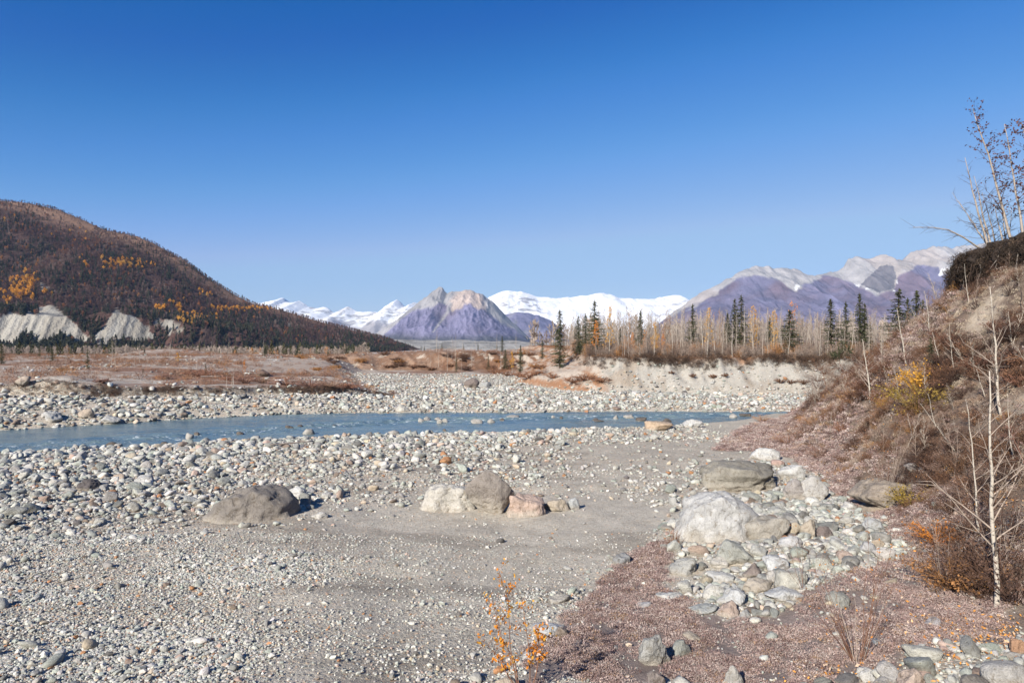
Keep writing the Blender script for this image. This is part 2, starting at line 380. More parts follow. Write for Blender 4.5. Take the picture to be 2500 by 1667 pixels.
def ground_cover(x, y, z):
    n1 = fbm(x * 0.5, y * 0.5, 4, 61)[..., None]; n2 = fbm(x * 2.5, y * 2.5, 3, 62)[..., None]; n3 = fbm(x * 0.06, y * 0.06, 4, 63)[..., None]
    A = lambda *c: np.array(c)
    c = np.broadcast_to(A(0.405, 0.375, 0.32), x.shape + (3,)) * (1 + 0.10 * n1 + 0.10 * n2)
    a, b = stoniness(x, y); near = (y < y_near(x))
    peb = np.where(near, 0.25 + 0.75 * b, 0.7)
    damp = sstep(0.05, 0.5, fbm(x * 0.35 + 4, y * 0.9, 3, 66)) * np.exp(-(((x + 5.2) / 3.6) ** 2 + ((y - 15.6) / 1.6) ** 2))
    damp = np.maximum(damp, 0.5 * sstep(0.1, 0.5, fbm(x * 0.18 + 9, y * 0.55 + x * 0.2, 3, 65)) * (x < 4))
    damp = np.maximum(damp, 0.8 * sstep(-0.1, 0.35, fbm(x * 0.8, y * 1.1, 3, 67)) * np.exp(-(((x + 1.4) / 1.3) ** 2 + ((y - 10.4) / 1.0) ** 2)))
    c = lerp(c, A(0.165, 0.14, 0.112), (damp * 0.82)[..., None])
    m, s = mossiness(x, y); m = (m * near)[..., None]; s = (s * near)[..., None]
    c = lerp(c, A(0.20, 0.155, 0.14) * (1 + 0.25 * n2), 0.85 * m)
    soil = lerp(A(0.17, 0.125, 0.095), A(0.36, 0.305, 0.24), sstep(-0.1, 0.3, n1 + 0.3 * n2 + 0.5 * (sstep(6, 9, x - toe(y)) * sstep(26, 32, y) - 0.2)[..., None]))
    c = lerp(c, soil, s * 0.95)
    # far side
    f = y - y_far(x); farm = (f > 0)
    ye, xb = d_left(x, y); onleft = (sstep(-0.3, 0.4, y - ye) * sstep(0, 4, xb - x) * farm)[..., None]
    tan = lerp(A(0.34, 0.285, 0.24), A(0.41, 0.385, 0.345), sstep(0.0, 0.4, n1 * 0.6 + n3)); tan = lerp(tan, A(0.22, 0.13, 0.09), sstep(0.1, 0.5, n3 - 0.4 * n1))
    c = lerp(c, tan, onleft)
    dt = d_terr(x, y); w = t_width(x)
    face = (sstep(-1.0, 0.5, dt) * farm)[..., None]; cl = sstep(9, 12, x + 1.2 * fbm(x * .5, y * .5, 2, 68))[..., None]
    streak = fbm((x + y * 0.45) * 1.1, y * 0.16, 3, 69)[..., None]
    red = lerp(A(0.38, 0.33, 0.28), A(0.26, 0.145, 0.085), sstep(-0.2, 0.35, streak + 0.3 * n2))
    clf = lerp(A(0.32, 0.308, 0.28), A(0.28, 0.245, 0.205), sstep(0.05, 0.4, n1 + 0.4 * n3)) * (1 + 0.12 * fbm(x * 1.5, z * 0.8, 3, 70)[..., None])
    c = lerp(c, lerp(red, clf, cl), face)
    top = (sstep(0.9, 1.08, dt / w) * farm)[..., None]
    c = lerp(c, lerp(A(0.15, 0.085, 0.05), A(0.30, 0.14, 0.06), sstep(-0.2, 0.4, n1 + n3)), top)
    mo = (sstep(-2, 1, d_mound(x, y)) * farm * (dt < 0))[..., None]
    moc = lerp(A(0.29, 0.205, 0.15), A(0.17, 0.10, 0.065), sstep(-0.2, 0.5, streak * 0.3 + n3 + 0.5 * n2 + 0.4 * n1)); moc = lerp(moc, A(0.36, 0.32, 0.27), sstep(0.25, 0.6, n1 + 0.4 * n2))
    c = lerp(c, moc * (1 + 0.3 * n2), mo)
    flat = (sstep(105, 125, y) * (1 - face[..., 0]) * (1 - mo[..., 0]))[..., None]
    c = lerp(c, tan, flat)
    foot = sstep(230, 420, y)[..., None]
    c = lerp(c, lerp(A(0.20, 0.15, 0.12), A(0.36, 0.345, 0.32) * (1 + 0.2 * n3), sstep(-0.27, -0.2, x / np.maximum(y, 1))[..., None]), foot)
    bed = ((~near) & (~farm))[..., None]
    c = np.where(bed, A(0.20, 0.22, 0.21), c)
    peb = peb * (1 - 0.8 * m[..., 0]) * (1 - 0.5 * face[..., 0])
    return c, peb

def axis_pts(lo, hi, step, start, end, g):
    a = list(np.arange(lo, hi, step)); d = step
    while a[-1] < end: d *= g; a.append(a[-1] + d)
    b = [lo]; d = step
    while b[-1] > start: d *= g; b.append(b[-1] - d)
    return np.array(b[:0:-1] + a)
gx = axis_pts(-24, 24.01, 0.17, -8000, 8000, 1.030)
_y = [-12.0]
while _y[-1] < 10500:
    yy = _y[-1]; _y.append(yy + (0.5 if yy < 5 else 0.17 if yy < 24 else 0.17 * (yy / 24) ** 0.7 if yy < 140 else 0.55 * (yy / 140) ** 2.2))
gy = np.array(_y); X, Y = np.meshgrid(gx, gy); Z = H(X, Y)
GC, GP = ground_cover(X, Y, Z)

m, nd, lk, bs = mat_new('ground'); M_GROUND = m
at = nd.new('ShaderNodeAttribute'); at.attribute_name = 'cover'; ap = nd.new('ShaderNodeAttribute'); ap.attribute_name = 'pebbles'
ge = nd.new('ShaderNodeNewGeometry')
vo = N(nd, 'ShaderNodeTexVoronoi', Scale=16.0); lk.new(ge.outputs['Position'], vo.inputs['Vector'])
vo2 = N(nd, 'ShaderNodeTexVoronoi', Scale=42.0); lk.new(ge.outputs['Position'], vo2.inputs['Vector'])
nz = N(nd, 'ShaderNodeTexNoise', Scale=9.0, Detail=6.0, Roughness=0.75); lk.new(ge.outputs['Position'], nz.inputs['Vector'])
nb = N(nd, 'ShaderNodeTexNoise', Scale=1.1, Detail=5.0, Roughness=0.6); lk.new(ge.outputs['Position'], nb.inputs['Vector'])
def cellcol(v):
    sp = nd.new('ShaderNodeSeparateColor'); lk.new(v.outputs['Color'], sp.inputs[0])
    return ramp(nd, lk, sp.outputs[0], [(0.0, g3(0.62)), (0.45, g3(1.0)), (0.75, g3(1.2)), (0.9, (1.3, 1.28, 1.22)), (0.97, (1.25, 0.85, 0.6))])
c = mix(nd, lk, 'MULTIPLY', ap.outputs['Fac'], at.outputs['Color'], cellcol(vo))
c = mix(nd, lk, 'MULTIPLY', mathn(nd, lk, 'MULTIPLY', ap.outputs['Fac'], 0.8), c, cellcol(vo2))
c = mix(nd, lk, 'MULTIPLY', 1.0, c, ramp(nd, lk, nz.outputs[0], [(0.3, g3(0.72)), (0.5, g3(1.0)), (0.7, g3(1.2))]))
c = mix(nd, lk, 'MULTIPLY', 1.0, c, ramp(nd, lk, nb.outputs[0], [(0.3, g3(0.86)), (0.7, g3(1.1))]))
lk.new(c, bs.inputs['Base Color']); bs.inputs['Roughness'].default_value = 0.95; bs.inputs['Specular IOR Level'].default_value = 0.15
hh = mathn(nd, lk, 'ADD', mathn(nd, lk, 'MULTIPLY', vo.outputs['Distance'], mathn(nd, lk, 'MULTIPLY', ap.outputs['Fac'], -1.0)), mathn(nd, lk, 'MULTIPLY', nz.outputs[0], 0.9))
hh = mathn(nd, lk, 'ADD', hh, mathn(nd, lk, 'MULTIPLY', vo2.outputs['Distance'], -0.3))
bump(nd, lk, hh, 0.8, 0.05, bs)
o = link('ground', grid_mesh('ground', X, Y, Z, {'cover': GC, 'pebbles': GP}, M_GROUND))
tag(o, 'grey gravel and sand riverbank running back to a brown valley floor', kind='structure')

# ------------------------------------------------------------------ river
RIVER_ROCKS = [(172,193,1084,1098,0),(255,281,1078,1089,1),(266,293,1083,1090,0),(450,470,1056,1071,0),(470,485,1054,1061,1),(574,593,1053,1061,1),(442,462,1072,1081,0),(735,767,1047,1061,0),(693,716,1038,1045,1),(724,738,1036,1042,1),(806,822,1036,1041,1),
 (945,974,1050,1064,0),(1020,1036,1020,1030,0),(1034,1052,1017,1027,0),(1065,1080,1023,1033,0),(1078,1094,1021,1030,0),(1060,1076,1018,1024,0),(1148,1178,1023,1033,0),(1189,1209,1021,1031,0),(1220,1232,1020,1026,1),(1229,1268,1013,1020,0),(1345,1357,1013,1022,0),(1366,1374,1016,1022,1),
 (1497,1510,1013,1023,0),(1522,1549,1012,1020,0),(1554,1580,1018,1028,1),(1615,1641,1020,1031,1),(1782,1801,1010,1020,0),(1080,1090,1046,1052,1),(1446,1460,1020,1026,1),(1450,1476,1024,1029,1),(1806,1836,1009,1016,1),(390,408,1078,1084,1),(330,350,1084,1090,0)]
wx = np.concatenate([np.linspace(-90, -48, 60), np.arange(-47.5, 28, 0.22), np.linspace(28.5, 80, 60)]); wt = np.linspace(0, 1, 110)
WX = np.repeat(wx[None], len(wt), 0); y0 = np.interp(wx, NX, NY) - 1.2; y1 = np.interp(wx, FX, FY) + 0.9
WY = y0[None] + (y1 - y0)[None] * wt[:, None]
# the riffle runs down the channel, nearer to the lens at the left
def riffle(x): return np.interp(x, [-45, -26, -18, -8, 0, 12, 22, 40], [0.30, 0.30, 0.38, 0.62, 0.66, 0.62, 0.6, 0.6])
rel = WT = np.repeat(wt[:, None], len(wx), 1)
rf = np.exp(-((rel - riffle(WX)) / 0.13) ** 2)
along = WX * 0.88 + WY * 0.35
wz = 0.05 * fbm(along * 0.7, WY * 1.9, 3, 81) + 0.02 * fbm(along * 2.0, WY * 4.0, 2, 82) + rf * (0.22 * fbm(along * 1.3, WY * 2.6, 3, 83))
wz = wz * sstep(-45, -15, WX) + 0.012 * fbm(along * 0.7, WY * 1.9, 3, 84)
foam = np.clip(rf * 1.1 + 0.25 * sstep(-0.2, 0.6, rel) * sstep(-24, -8, WX) * 0.5, 0, 1)
for a_, b_, c_, d_, k_ in RIVER_ROCKS:
    yr = CAMZ * FPX / (d_ - 833.5); xr = ((a_ + b_) / 2 - 1250) / FPX * yr; foam = np.maximum(foam, 1.4 * np.exp(-(((WX - xr + 0.5) / 1.1) ** 2 + ((WY - yr) / 0.45) ** 2)))
m, nd, lk, bs = mat_new('glacial_water')
ge = nd.new('ShaderNodeNewGeometry'); mp = N(nd, 'ShaderNodeMapping'); mp.inputs['Rotation'].default_value = (0, 0, R(-20)); mp.inputs['Scale'].default_value = (0.5, 1.6, 1)
lk.new(ge.outputs['Position'], mp.inputs[0])
n1 = N(nd, 'ShaderNodeTexNoise', Scale=1.6, Detail=6.0, Roughness=0.65); lk.new(mp.outputs[0], n1.inputs['Vector'])
n2 = N(nd, 'ShaderNodeTexNoise', Scale=0.35, Detail=6.0, Roughness=0.65); lk.new(mp.outputs[0], n2.inputs['Vector'])
n3 = N(nd, 'ShaderNodeTexNoise', Scale=2.6, Detail=6.0, Roughness=0.7); lk.new(mp.outputs[0], n3.inputs['Vector'])
fa = nd.new('ShaderNodeAttribute'); fa.attribute_name = 'foam'
wc = ramp(nd, lk, n2.outputs[0], [(0.3, (0.065, 0.12, 0.165)), (0.7, (0.175, 0.23, 0.23))])
fm = mathn(nd, lk, 'MULTIPLY', ramp(nd, lk, n3.outputs[0], [(0.54, g3(0)), (0.68, g3(1))]), fa.outputs['Fac'], True)
fm = ramp(nd, lk, fm, [(0.25, g3(0)), (0.7, g3(0.9))])
c = mix(nd, lk, 'MIX', fm, wc, (0.72, 0.76, 0.78)); lk.new(c, bs.inputs['Base Color'])
lk.new(ramp(nd, lk, fm, [(0, g3(0.12)), (1, g3(0.7))]), bs.inputs['Roughness']); bs.inputs['IOR'].default_value = 1.33
bump(nd, lk, n1.outputs[0], 0.8, 0.16, bs)
o = link('river', grid_mesh('river', WX, WY, wz, {'foam': foam}, m)); tag(o, 'milky blue glacial river with white riffles', kind='structure')

# ------------------------------------------------------------------ far mountains
def sil_world(sil, D): return np.array([(u - 1250) / FPX * D for u, v in sil]), np.array([CAMZ + (833.5 - v) / FPX * D for u, v in sil])
M_MOUNT, nd, lk, bs = mat_new('mountain')
at = nd.new('ShaderNodeAttribute'); at.attribute_name = 'cover'; ge = nd.new('ShaderNodeNewGeometry')
n1 = N(nd, 'ShaderNodeTexNoise', Scale=0.012, Detail=8.0, Roughness=0.7); lk.new(ge.outputs['Position'], n1.inputs['Vector'])
n2 = N(nd, 'ShaderNodeTexNoise', Scale=0.05, Detail=6.0, Roughness=0.7); lk.new(ge.outputs['Position'], n2.inputs['Vector'])
c = mix(nd, lk, 'MULTIPLY', 1.0, at.outputs['Color'], ramp(nd, lk, n1.outputs[0], [(0.3, g3(0.8)), (0.7, g3(1.15))]))
lk.new(c, bs.inputs['Base Color']); bs.inputs['Roughness'].default_value = 1.0; bs.inputs['Specular IOR Level'].default_value = 0.0
bump(nd, lk, n2.outputs[0], 0.8, 15.0, bs)
def mountain(name, label, sil, Dc, Df, cover, spur=0.16, fine=0.035, wl=900.0, nx=260, ny=110, seed=0, prof=1.15, base=-24.0, crestn=0.03):
    sx, sz = sil_world(sil, Dc)
    xs = np.linspace(sx[0], sx[-1], nx); back = (Dc - Df) * 0.8
    ys = np.concatenate([np.linspace(Df, Dc, ny), np.linspace(Dc, Dc + back, 30)[1:]])
    X, Y = np.meshgrid(xs, ys); Rz = np.interp(X, sx, sz)
    Rz = base + (Rz - base) * (1 + crestn * fbm(X / wl * 14, Y / wl * 2, 4, seed + 9))
    p = np.where(Y <= Dc, (Y - Df) / (Dc - Df), 1 - (Y - Dc) / back)
    win = np.sin(np.clip(p, 0, 1) * math.pi) ** 0.7
    sp = ridged((X + 0.25 * (Y - Dc)) / wl, (Y - Dc) / wl * 0.35, 5, seed) - 0.55
    sp2 = ridged((X - 0.2 * (Y - Dc)) / wl * 3.1, (Y - Dc) / wl * 1.0, 4, seed + 30) - 0.55
    sp3 = ridged((X + 0.1 * (Y - Dc)) / wl * 9.5, (Y - Dc) / wl * 2.6, 3, seed + 60) - 0.55
    q = np.clip(p + win * (spur * sp * 1.6 + fine * 1.6 * sp2 + fine * 0.55 * sp3), 0, 1)
    Z = base + (Rz - base) * q ** prof
    U, V = px(X, Y, Z)
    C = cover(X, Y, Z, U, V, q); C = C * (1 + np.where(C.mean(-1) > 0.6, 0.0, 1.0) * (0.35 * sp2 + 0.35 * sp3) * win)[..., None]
    o = link(name, grid_mesh(name, X, Y, Z, {'cover': C}, M_MOUNT)); return tag(o, label, kind='structure')
A3 = lambda *c: np.array(c)
SNOW, ROCK, PALE, PURP, DARK = A3(0.86, 0.87, 0.88), A3(0.30, 0.28, 0.28), A3(0.30, 0.29, 0.29), A3(0.175, 0.165, 0.25), A3(0.15, 0.14, 0.15)  # the blue in PURP includes distance haze put into the slope colour
def cov_center(X, Y, Z, U, V, q):
    vb = np.interp(U, [900,926,996,1041,1079,1098,1104,1115,1150,1188,1220,1250,1290,1330], [838,823,769,753,737,747,762,757,742,760,788,800,825,838])
    j = 11 * fbm(X / 60, Y / 200, 5, 301); t = sstep(-5, 5, V - vb + j)[..., None]
    up = lerp(PALE, A3(0.42, 0.345, 0.30), sstep(0, .4, fbm(X / 300, Y / 600, 3, 302))[..., None]) * (1 + 0.25 * fbm((X + .3 * Y) / 70, Y / 400, 4, 303)[..., None])
    lo = lerp(PURP, A3(0.17, 0.14, 0.185), sstep(-.1, .5, fbm(X / 400, Y / 400, 4, 304))[..., None]) * (1 + 0.35 * fbm((X + .2 * Y) / 60, Y / 300, 4, 305)[..., None])
    lo = lerp(lo, A3(0.055, 0.06, 0.045), (0.7 * sstep(806, 830, V + 8 * fbm(X / 120, Y / 120, 3, 306)))[..., None])
    c = lerp(up, lo, t)
    su = np.interp(V, [740, 760, 785, 812], [1099, 1094, 1076, 1056]); st = np.exp(-((U - su) / np.interp(V, [740, 815], [6, 2.5])) ** 2) * (V < 812) * (V > 738)
    return lerp(c, PALE, (st * 0.9)[..., None])
SIL_C = [(840,860),(880,842),(926,822),(960,792),(996,757),(1020,738),(1040,726),(1058,711),(1072,702),(1080,704),(1090,714),(1100,713),(1118,711),(1135,707),(1152,709),(1166,715),(1178,718),(1190,727),(1204,738),(1220,755),(1240,775),(1262,795),(1290,822),(1320,840),(1360,862)]
def cov_right(X, Y, Z, U, V, q):
    vb = np.interp(U, [1500,1608,1723,1800,1857,1912,1943,1979,2023,2065,2081,2125,2138,2183,2192,2256,2291,2301,2320,2371,2480,2600], [850,791,734,680,673,690,709,687,669,684,693,709,716,709,678,641,649,674,668,640,660,650])
    j = 11 * fbm(X / 70, Y / 240, 5, 311); t = sstep(-4, 4, V - vb + j)[..., None]
    up = lerp(PALE * 1.1, A3(0.35, 0.315, 0.295), sstep(0, .4, fbm(X / 300, Y / 500, 3, 312))[..., None]) * (1 + 0.3 * fbm((X + .3 * Y) / 70, Y / 400, 4, 313)[..., None])
    lo = lerp(PURP, A3(0.175, 0.135, 0.175), sstep(-.05, .5, fbm(X / 420, Y / 420, 4, 314))[..., None]) * (1 + 0.35 * fbm((X + .2 * Y) / 70, Y / 300, 4, 315)[..., None])
    lo = 0.84 * lerp(lo, A3(0.18, 0.13, 0.15), (0.4 * sstep(745, 800, V))[..., None])
    c = lerp(up, lo, t)
    crag = inpoly(U + 3 * fbm(X / 60, Y / 60, 2, 316), V + 3 * fbm(X / 60, Y / 60, 2, 317), [(2100,697),(2130,668),(2148,650),(2165,646),(2180,650),(2188,672),(2184,705),(2150,714)])
    c = np.where(crag[..., None], DARK * (1 + 0.3 * fbm(X / 30, Y / 160, 3, 318)[..., None]), c)
    for P in ([(2290,675),(2302,657),(2345,654),(2352,664),(2330,672)], [(2084,690),(2100,698),(2128,707),(2120,709),(2088,697)], [(1935,706),(1944,694),(1952,698),(1946,710)], [(2180,712),(2186,690),(2191,680),(2191,692),(2187,712)]):
        c = np.where((inpoly(U + 5 * fbm(X / 40, Y / 90, 3, 319), V + 4 * fbm(X / 40, Y / 90, 3, 320), P) & (fbm(X / 25, Y / 60, 3, 321) > -0.25))[..., None], SNOW * 0.7, c)
    return c
SIL_R = [(1500,855),(1560,818),(1608,791),(1640,764),(1672,742),(1690,728),(1710,716),(1740,702),(1774,681),(1800,667),(1825,655),(1848,648),(1870,651),(1896,654),(1918,655),(1937,653),(1958,664),(1979,675),(2000,671),(2023,666),(2049,659),(2062,650),(2071,633),(2082,629),(2093,625),(2113,630),(2135,627),(2154,621),(2175,629),(2202,635),(2215,629),(2224,619),(2238,616),(2253,611),(2272,606),(2291,598),(2306,603),(2323,607),(2350,602),(2374,597),(2430,590),(2500,594),(2600,610),(2800,640)]
def cov_snow(vb_u, vb_v, seed, speck):
    def f(X, Y, Z, U, V, q):
        vb = np.interp(U, vb_u, vb_v); t = sstep(-6, 6, V - vb + 10 * fbm(X / 160, Y / 300, 4, seed))[..., None]
        c = lerp(SNOW, lerp(ROCK * 1.2, A3(0.20, 0.17, 0.19), sstep(-.2, .3, fbm(X / 500, Y / 500, 3, seed + 1))[..., None]), t * 0.95)
        s = speck(U, V) * sstep(0.12, 0.3, fbm(X / 130, Y / 320 + Z / 90, 5, seed + 2, 0.65)); return lerp(c, ROCK * 0.9, (s * 0.8)[..., None])
    return f
SIL_S1 = [(480,700),(540,716),(582,729),(614,739),(640,739),(662,737),(676,731),(687,727),(694,729),(698,737),(719,740),(732,735),(742,741),(754,750),(775,752),(792,750),(806,757),(815,763),(827,759),(838,752),(850,748),(861,754),(872,761),(901,761),(923,763),(934,755),(942,747),(956,739),(969,732),(978,739),(987,747),(1000,748),(1012,737),(1024,740),(1050,760),(1100,800),(1150,840)]
SIL_S2 = [(1120,800),(1160,752),(1188,728),(1204,720),(1220,713),(1242,709),(1258,711),(1270,711),(1290,718),(1308,723),(1335,726),(1359,727),(1400,724),(1445,719),(1465,714),(1487,718),(1509,727),(1540,729),(1583,731),(1606,727),(1630,723),(1646,720),(1659,720),(1668,726),(1675,732),(1700,745),(1760,790)]
mountain('snow_mountain', 'long white snow range low behind the forested hill', SIL_S1, 9000, 6800, cov_snow([500,780,795,818,837,882,901,940,1000,1100], [830,830,784,774,785,800,786,790,800,800], 331, lambda U, V: sstep(720, 760, V) * 0.9), wl=1100, seed=100, fine=0.06, spur=0.2, prof=1.0)
mountain('snow_mountain', 'broad white snow dome and icefall behind the bare poplar wood', SIL_S2, 9400, 7000, cov_snow([1100,1190,1300,1340,1380,1700], [790,770,800,850,850,850], 341, lambda U, V: np.maximum(sstep(1200, 1235, U) * sstep(1350, 1310, U) * sstep(716, 730, V), 0.75 * sstep(1560, 1600, U) * sstep(722, 735, V))), wl=1300, seed=140, fine=0.05, spur=0.16, prof=0.9)
mountain('mountain_spur', 'low purple spur between the grey peak and the snow dome', [(1150,860),(1190,800),(1230,768),(1262,762),(1290,764),(1315,770),(1340,780),(1365,797),(1390,825),(1410,850)], 6600, 5600, lambda X, Y, Z, U, V, q: lerp(PURP, PALE, (0.6 * sstep(0.1, .4, fbm(X / 120, Y / 300, 3, 351)))[..., None]) * (1 + .3 * fbm(X / 60, Y / 60, 3, 352)[..., None]), wl=500, seed=180, nx=120, ny=60)
mountain('mountain_peak', 'grey crested mountain with purple brushy slopes in the middle', SIL_C, 5000, 3900, cov_center, wl=520, seed=200, spur=0.18, fine=0.09, nx=420, ny=190)
mountain('mountain_range', 'pale grey mountain range with purple lower slopes behind the spruces', SIL_R, 5600, 4000, cov_right, wl=700, seed=240, spur=0.19, fine=0.09, nx=560, ny=190)
# grey moraine of the glacier across the valley mouth
mx = np.linspace(-420, 700, 260); my = np.linspace(1500, 1900, 60); X, Y = np.meshgrid(mx, my)
Z = -14 + (np.interp(X, [-420, -380, -300, -150, 60, 300, 700], [8, 20, 25, 22, 19, 20, 19]) + 5 * fbm(X / 60, Y / 60, 4, 361)) * np.sin(np.clip((Y - 1500) / 400, 0, 1) * math.pi) ** 0.6
C = lerp(A3(0.36, 0.35, 0.33), A3(0.24, 0.23, 0.21), sstep(-.3, .4, fbm(X / 25, Y / 25, 4, 362))[..., None])
tag(link('moraine', grid_mesh('moraine', X, Y, Z, {'cover': C}, M_MOUNT)), 'low grey rubble moraine below the grey peak', kind='structure')

# ------------------------------------------------------------------ forested hill at the left
_hs = [(-420, 470), (-200, 474), (0, 497), (60, 501), (96, 508), (143, 519), (200, 543), (255, 568), (335, 584), (380, 604), (415, 624), (446, 640), (500, 682), (542, 710), (574, 728), (614, 748), (693, 766), (773, 790), (869, 816), (933, 832), (985, 853), (1010, 862)]
_hd = np.interp([u for u, v in _hs], [-420, 0, 542, 773, 1010], [1560, 1500, 1350, 1330, 1380])
HRX = np.array([(u - 1250) / FPX * d for (u, v), d in zip(_hs, _hd)]); HRZ = np.array([CAMZ + (841 - v) / FPX * d for (u, v), d in zip(_hs, _hd)])
def hill_ridge(x): return np.interp(x, HRX, HRZ), np.interp(x, HRX, _hd)
def hill_z(x, y):
    rz, ry = hill_ridge(x); fy = np.interp(x, [-1700, -1000, -600, -300, -200], [720, 800, 860, 1000, 1150]) + 14 * fbm(x / 120, 2.5, 3, 371)
    p = np.where(y < ry, (y - fy) / (ry - fy), 1 - (y - ry) / 700)
    z = (rz + 15) * np.clip(p, 0, 1) ** 0.95 - 15
    g = ridged((x + 0.3 * y) / 170, y / 420, 4, 372) - 0.5
    z = z + 26 * g * np.sin(np.clip(p, 0, 1) * math.pi) * np.clip(rz / 200, 0, 1)
    s = y - (fy + 12); hb = np.interp(x, [-1700, -760, -640, -560, -470, -400, -360], [64, 60, 46, 52, 38, 22, 0]) * (0.86 + 0.22 * fbm(x / 40, 1.3, 3, 373))
    k = sstep(0, 30, s)
    rib = k * (17.0 * (ridged(x / 62 + 0.002 * y, 0.4, 1, 374) - 0.62) + 8.0 * (ridged(x / 19 + y / 130, y / 240, 2, 376) - 0.55) + 3.0 * (ridged(x / 7 + y / 60, y / 150, 2, 375) - 0.5))
    bz = smin(1.2 * s + 2.2 * rib - 14, hb, 1.5); z = np.maximum(z, np.where((s > 0) & (hb > 1), bz, z))
    u, v = px(x, y, z); bare = np.zeros(np.shape(x), bool)
    for P in BLUFFS: bare |= inpoly(u + 3 * fbm(x / 9, y / 9, 2, 378), v + 3 * fbm(x / 7, y / 9, 2, 379), P)
    return z, p, (bare & (y < ry - 60) & (s > -5)).astype(float)
# outlines of the bare eroded faces, as sight lines onto the bench
BLUFFS = [[(-60,800),(-20,782),(25,763),(60,772),(68,758),(90,770),(96,750),(124,744),(150,763),(185,793),(224,832),(190,842),(150,818),(122,842),(100,845),(62,818),(40,845),(-60,845)],
 [(222,834),(262,785),(283,750),(300,768),(325,770),(345,788),(388,827),(365,827),(342,834),(332,848),(318,822),(290,830),(260,842)], [(376,784),(388,774),(396,790),(405,780),(420,780),(449,808),(430,810),(420,804),(415,822),(404,802),(390,797)], [(188,758),(206,784),(194,784)], [(95,688),(120,704),(106,708)], [(690,780),(712,796),(706,798)]]
hx = np.concatenate([np.arange(-1750, -1000, 9), np.arange(-1000, -400, 1.8), np.arange(-400, -170, 5)])
hy = np.concatenate([np.arange(700, 800, 8), np.arange(800, 960, 1.8), np.geomspace(962, 2150, 130)])
X, Y = np.meshgrid(hx, hy); Z, P_, B_ = hill_z(X, Y)
soil = lerp(A3(0.065, 0.045, 0.04), A3(0.11, 0.066, 0.055), sstep(-.3, .4, fbm(X / 60, Y / 60, 4, 376))[..., None])
soil = lerp(soil, A3(0.22, 0.14, 0.10), sstep(0.86, 0.97, P_)[..., None])
C = lerp(soil, lerp(A3(0.35, 0.335, 0.30), A3(0.29, 0.27, 0.235), sstep(-.2, .3, fbm(X / 9, Y / 40, 3, 377))[..., None]), B_[..., None])
tag(link('hill', grid_mesh('hill', X, Y, Z, {'cover': C}, M_MOUNT)), 'steep wooded hill with bare grey bluffs at its foot', kind='structure')

# ------------------------------------------------------------------ air
hz = bpy.data.meshes.new('haze')
hv = [(sx, sy, sz) for sz in (-25.0, 1050) for sx, sy in ((-8300, -300), (8300, -300), (8300, 11600), (-8300, 11600))]
hz.from_pydata(hv, [], [(0, 3, 2, 1), (4, 5, 6, 7), (0, 1, 5, 4), (1, 2, 6, 5), (2, 3, 7, 6), (3, 0, 4, 7)])
m = bpy.data.materials.new('haze'); m.use_nodes = True; nt = m.node_tree; nt.nodes.remove(nt.nodes['Principled BSDF'])
pv = nt.nodes.new('ShaderNodeVolumePrincipled'); pv.inputs['Color'].default_value = (0.34, 0.60, 1.0, 1); pv.inputs['Density'].default_value = HAZE = 0.000036
pv.inputs['Anisotropy'].default_value = 0.0
nt.links.new(pv.outputs[0], nt.nodes['Material Output'].inputs['Volume']); hz.materials.append(m)
tag(link('haze', hz), 'thin blue haze filling the valley', kind='stuff')

# ------------------------------------------------------------------ stones
def ico(sub):
    import bmesh
    bm = bmesh.new(); bmesh.ops.create_icosphere(bm, subdivisions=sub, radius=1.0)
    v = np.array([q.co[:] for q in bm.verts]); f = np.array([[q.index for q in p.verts] for p in bm.faces]); bm.free(); return v, f
ICO = {k: ico(k) for k in (1, 2, 3, 4, 5)}
def vn3(p, s):
    i = np.floor(p); f = p - i; f = f * f * (3 - 2 * f); r = 0
    for a in (0, 1):
        for b in (0, 1):
            for c in (0, 1):
                w = (f[:, 0] if a else 1 - f[:, 0]) * (f[:, 1] if b else 1 - f[:, 1]) * (f[:, 2] if c else 1 - f[:, 2])
                r = r + w * _hash(i[:, 0] + a + 57 * (i[:, 2] + c), i[:, 1] + b - 31 * (i[:, 2] + c), s)
    return r * 2 - 1
def crag(p, f, s, o=4):
    t = 0; a = 1
    for k in range(o): t = t + a * (0.35 - np.abs(vn3(p * f + 11.3 * k, s + k))); a *= 0.5; f *= 2.1
    return t
def noise3(d, f, s, o=3): return (fbm(d[:, 0] * f + 9.1 * s, d[:, 1] * f - d[:, 2] * f * 0.7, o, s) + fbm(d[:, 2] * f + 3.3, d[:, 0] * f * 0.8 + d[:, 1] * f, o, s + 50)) * 0.5
def stone_verts(sub, seed, planes=14, soft=14.0, rough=0.05, dims=(1, 1, 1), freq=2.0, faces=None):
    """a rock cut by many random planes with rounded edges, fitted to a unit box"""
    g = np.random.default_rng(seed); d, f = ICO[sub]; n = g.normal(size=(planes, 3)); n /= np.linalg.norm(n, axis=1, keepdims=True)
    h = g.uniform(0.62, 1.0, planes)
    if faces: n = np.array([q[:3] for q in faces], float); n /= np.linalg.norm(n, axis=1, keepdims=True); h = np.array([q[3] for q in faces])
    t = np.maximum(d @ n.T, 1e-3) / h
    r = 1 / (np.sum(t ** soft, 1) ** (1 / soft)); r = np.minimum(r, 1.35)
    r = r * (1 + rough * 2.0 * noise3(d, freq, seed % 97) + rough * 0.7 * noise3(d, freq * 4, seed % 89 + 7))
    v = d * r[:, None]; lo, hi = v.min(0), v.max(0); v = (v - (lo + hi) / 2) / (hi - lo)
    return v * np.array(dims), f
def stone_mesh(name, sub, seed, mat, **kw):
    v, f = stone_verts(sub, seed, **kw); mb = MB(); mb.add(v, f); return mb.data(name, mat)
